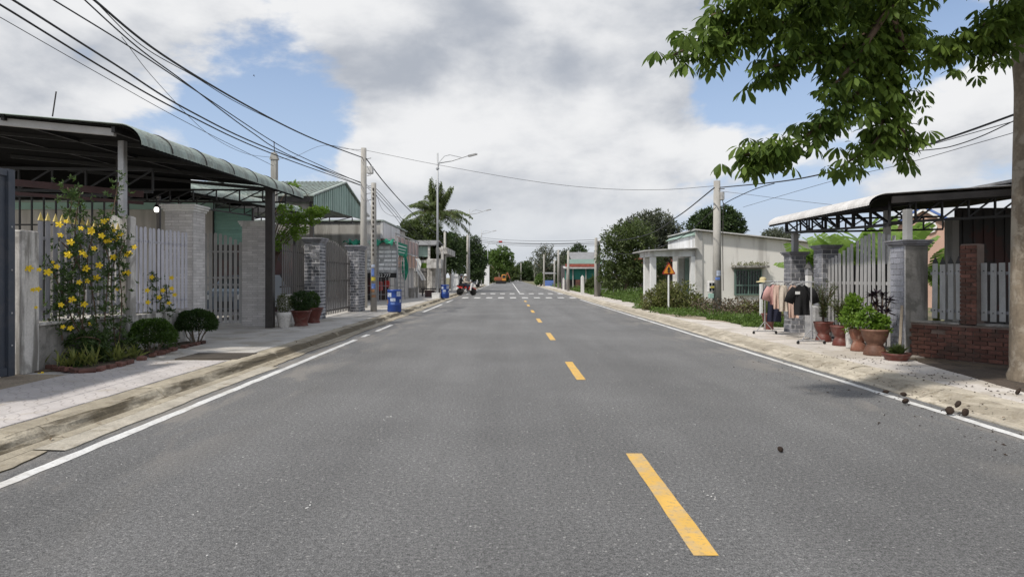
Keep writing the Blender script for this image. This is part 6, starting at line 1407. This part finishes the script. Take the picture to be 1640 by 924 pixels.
for i in range(n):
    y = random.uniform(5.2, 11.5); x = random.gauss(5.3, .75) if i % 3 else random.uniform(5.6, 6.3)
    if not 3.0 < x < 6.6: continue
    z = .001 if x < 5.0 else (.02 + (x - 5.0) * .27 if x < 5.4 else .133); s = random.uniform(.005, .015); a = random.random() * 6
    p = Vector((x, y, z + .003)); u = Vector((math.cos(a), math.sin(a), .1)) * s * 1.6; w = Vector((-math.sin(a), math.cos(a), 0)) * s * .7; mb.add([p - u, p + w, p + u, p - w, p + Vector((0, 0, s * .8))], [(0, 1, 4), (1, 2, 4), (2, 3, 4), (3, 0, 4)])
o = kind(mb.build('fallen_debris', podm), 'stuff'); tag(o, 'dark specks of fallen seeds and bits over the right kerb and road', 'debris')
mb = MB()
for i in range(160):
    x = random.uniform(-3.4, 4.6); y = random.uniform(2.6, 16); s = random.uniform(.004, .012); a = random.random() * 6; p = Vector((x, y, .004)); u = Vector((math.cos(a), math.sin(a), 0)) * s; w = Vector((-math.sin(a), math.cos(a), 0)) * s * .6; mb.add([p - u, p + w, p + u, p - w, p + Vector((0, 0, .003))], [(0, 1, 4), (1, 2, 4), (2, 3, 4), (3, 0, 4)])
for px, py, s in ((497, 808, .035), (625, 668, .035), (615, 673, .02), (310, 823, .02), (1135, 790, .03), (1145, 799, .02), (570, 655, .02)):
    Y = 1.5 * F / (py - 444); x = (px - 814) * Y / F
    for k in range(4):
        p = Vector((x + random.gauss(0, s * .6), Y + random.gauss(0, s), .004)); a = random.random() * 6; q = s * random.uniform(.2, .55); u = Vector((math.cos(a), math.sin(a), 0)) * q; w = Vector((-math.sin(a), math.cos(a), 0)) * q * .5; mb.add([p - u, p + w, p + u, p - w, p + Vector((0, 0, .003))], [(0, 1, 4), (1, 2, 4), (2, 3, 4), (3, 0, 4)])
o = kind(mb.build('litter_flecks', X['wcap']), 'stuff'); tag(o, 'tiny pale flecks of litter and grit scattered on the asphalt', 'litter')
n = 420; yy = rng.uniform(3, 40, n); sd_ = rng.random(n) < .72
xx = np.where(sd_, 5.06 + np.abs(rng.normal(0, .10, n)) + (rng.random(n) < .25) * rng.uniform(0, 1.2, n), -4.08 - np.abs(rng.normal(0, .07, n)) - (rng.random(n) < .2) * rng.uniform(0, 1.4, n))
zz = np.where(sd_, np.clip(.016 + (xx - 5.02) * .34, .016, .137), np.clip(.026 + (-4.18 - xx) * 1.0, .026, .137)) + .006
dd = rng.normal(size=(n, 3)); dd[:, 2] = np.abs(dd[:, 2]) * .12
o = kind(leaves('leaf_litter', np.stack([xx, yy, zz], 1), dd, np.tile([0, 0, 1.0], (n, 1)) + rng.normal(size=(n, 3)) * .15, rng.uniform(.025, .075, n), rng.uniform(.012, .03, n), leafmat('dry_litter', (.07, .045, .03), (.22, .15, .08), .1), fold=.12), 'stuff'); tag(o, 'dry brown leaf litter gathered along both kerbs', 'leaf litter')
# bird
t = T('bird', 'tiny dark bird flying high over the left cables', 'bird', at(407, 122, 60)); c = at(407, 122, 60); MB().add([c + Vector(v) for v in ((-.10, 0, 0), (0, .03, .02), (.12, 0, 0), (0, -.03, -.02), (-.02, .0, .16), (.05, .0, -.12), (.03, .0, .0))], [(0, 1, 2, 3), (0, 4, 6), (3, 5, 6)]).build('body', X['black_cloth'], t)
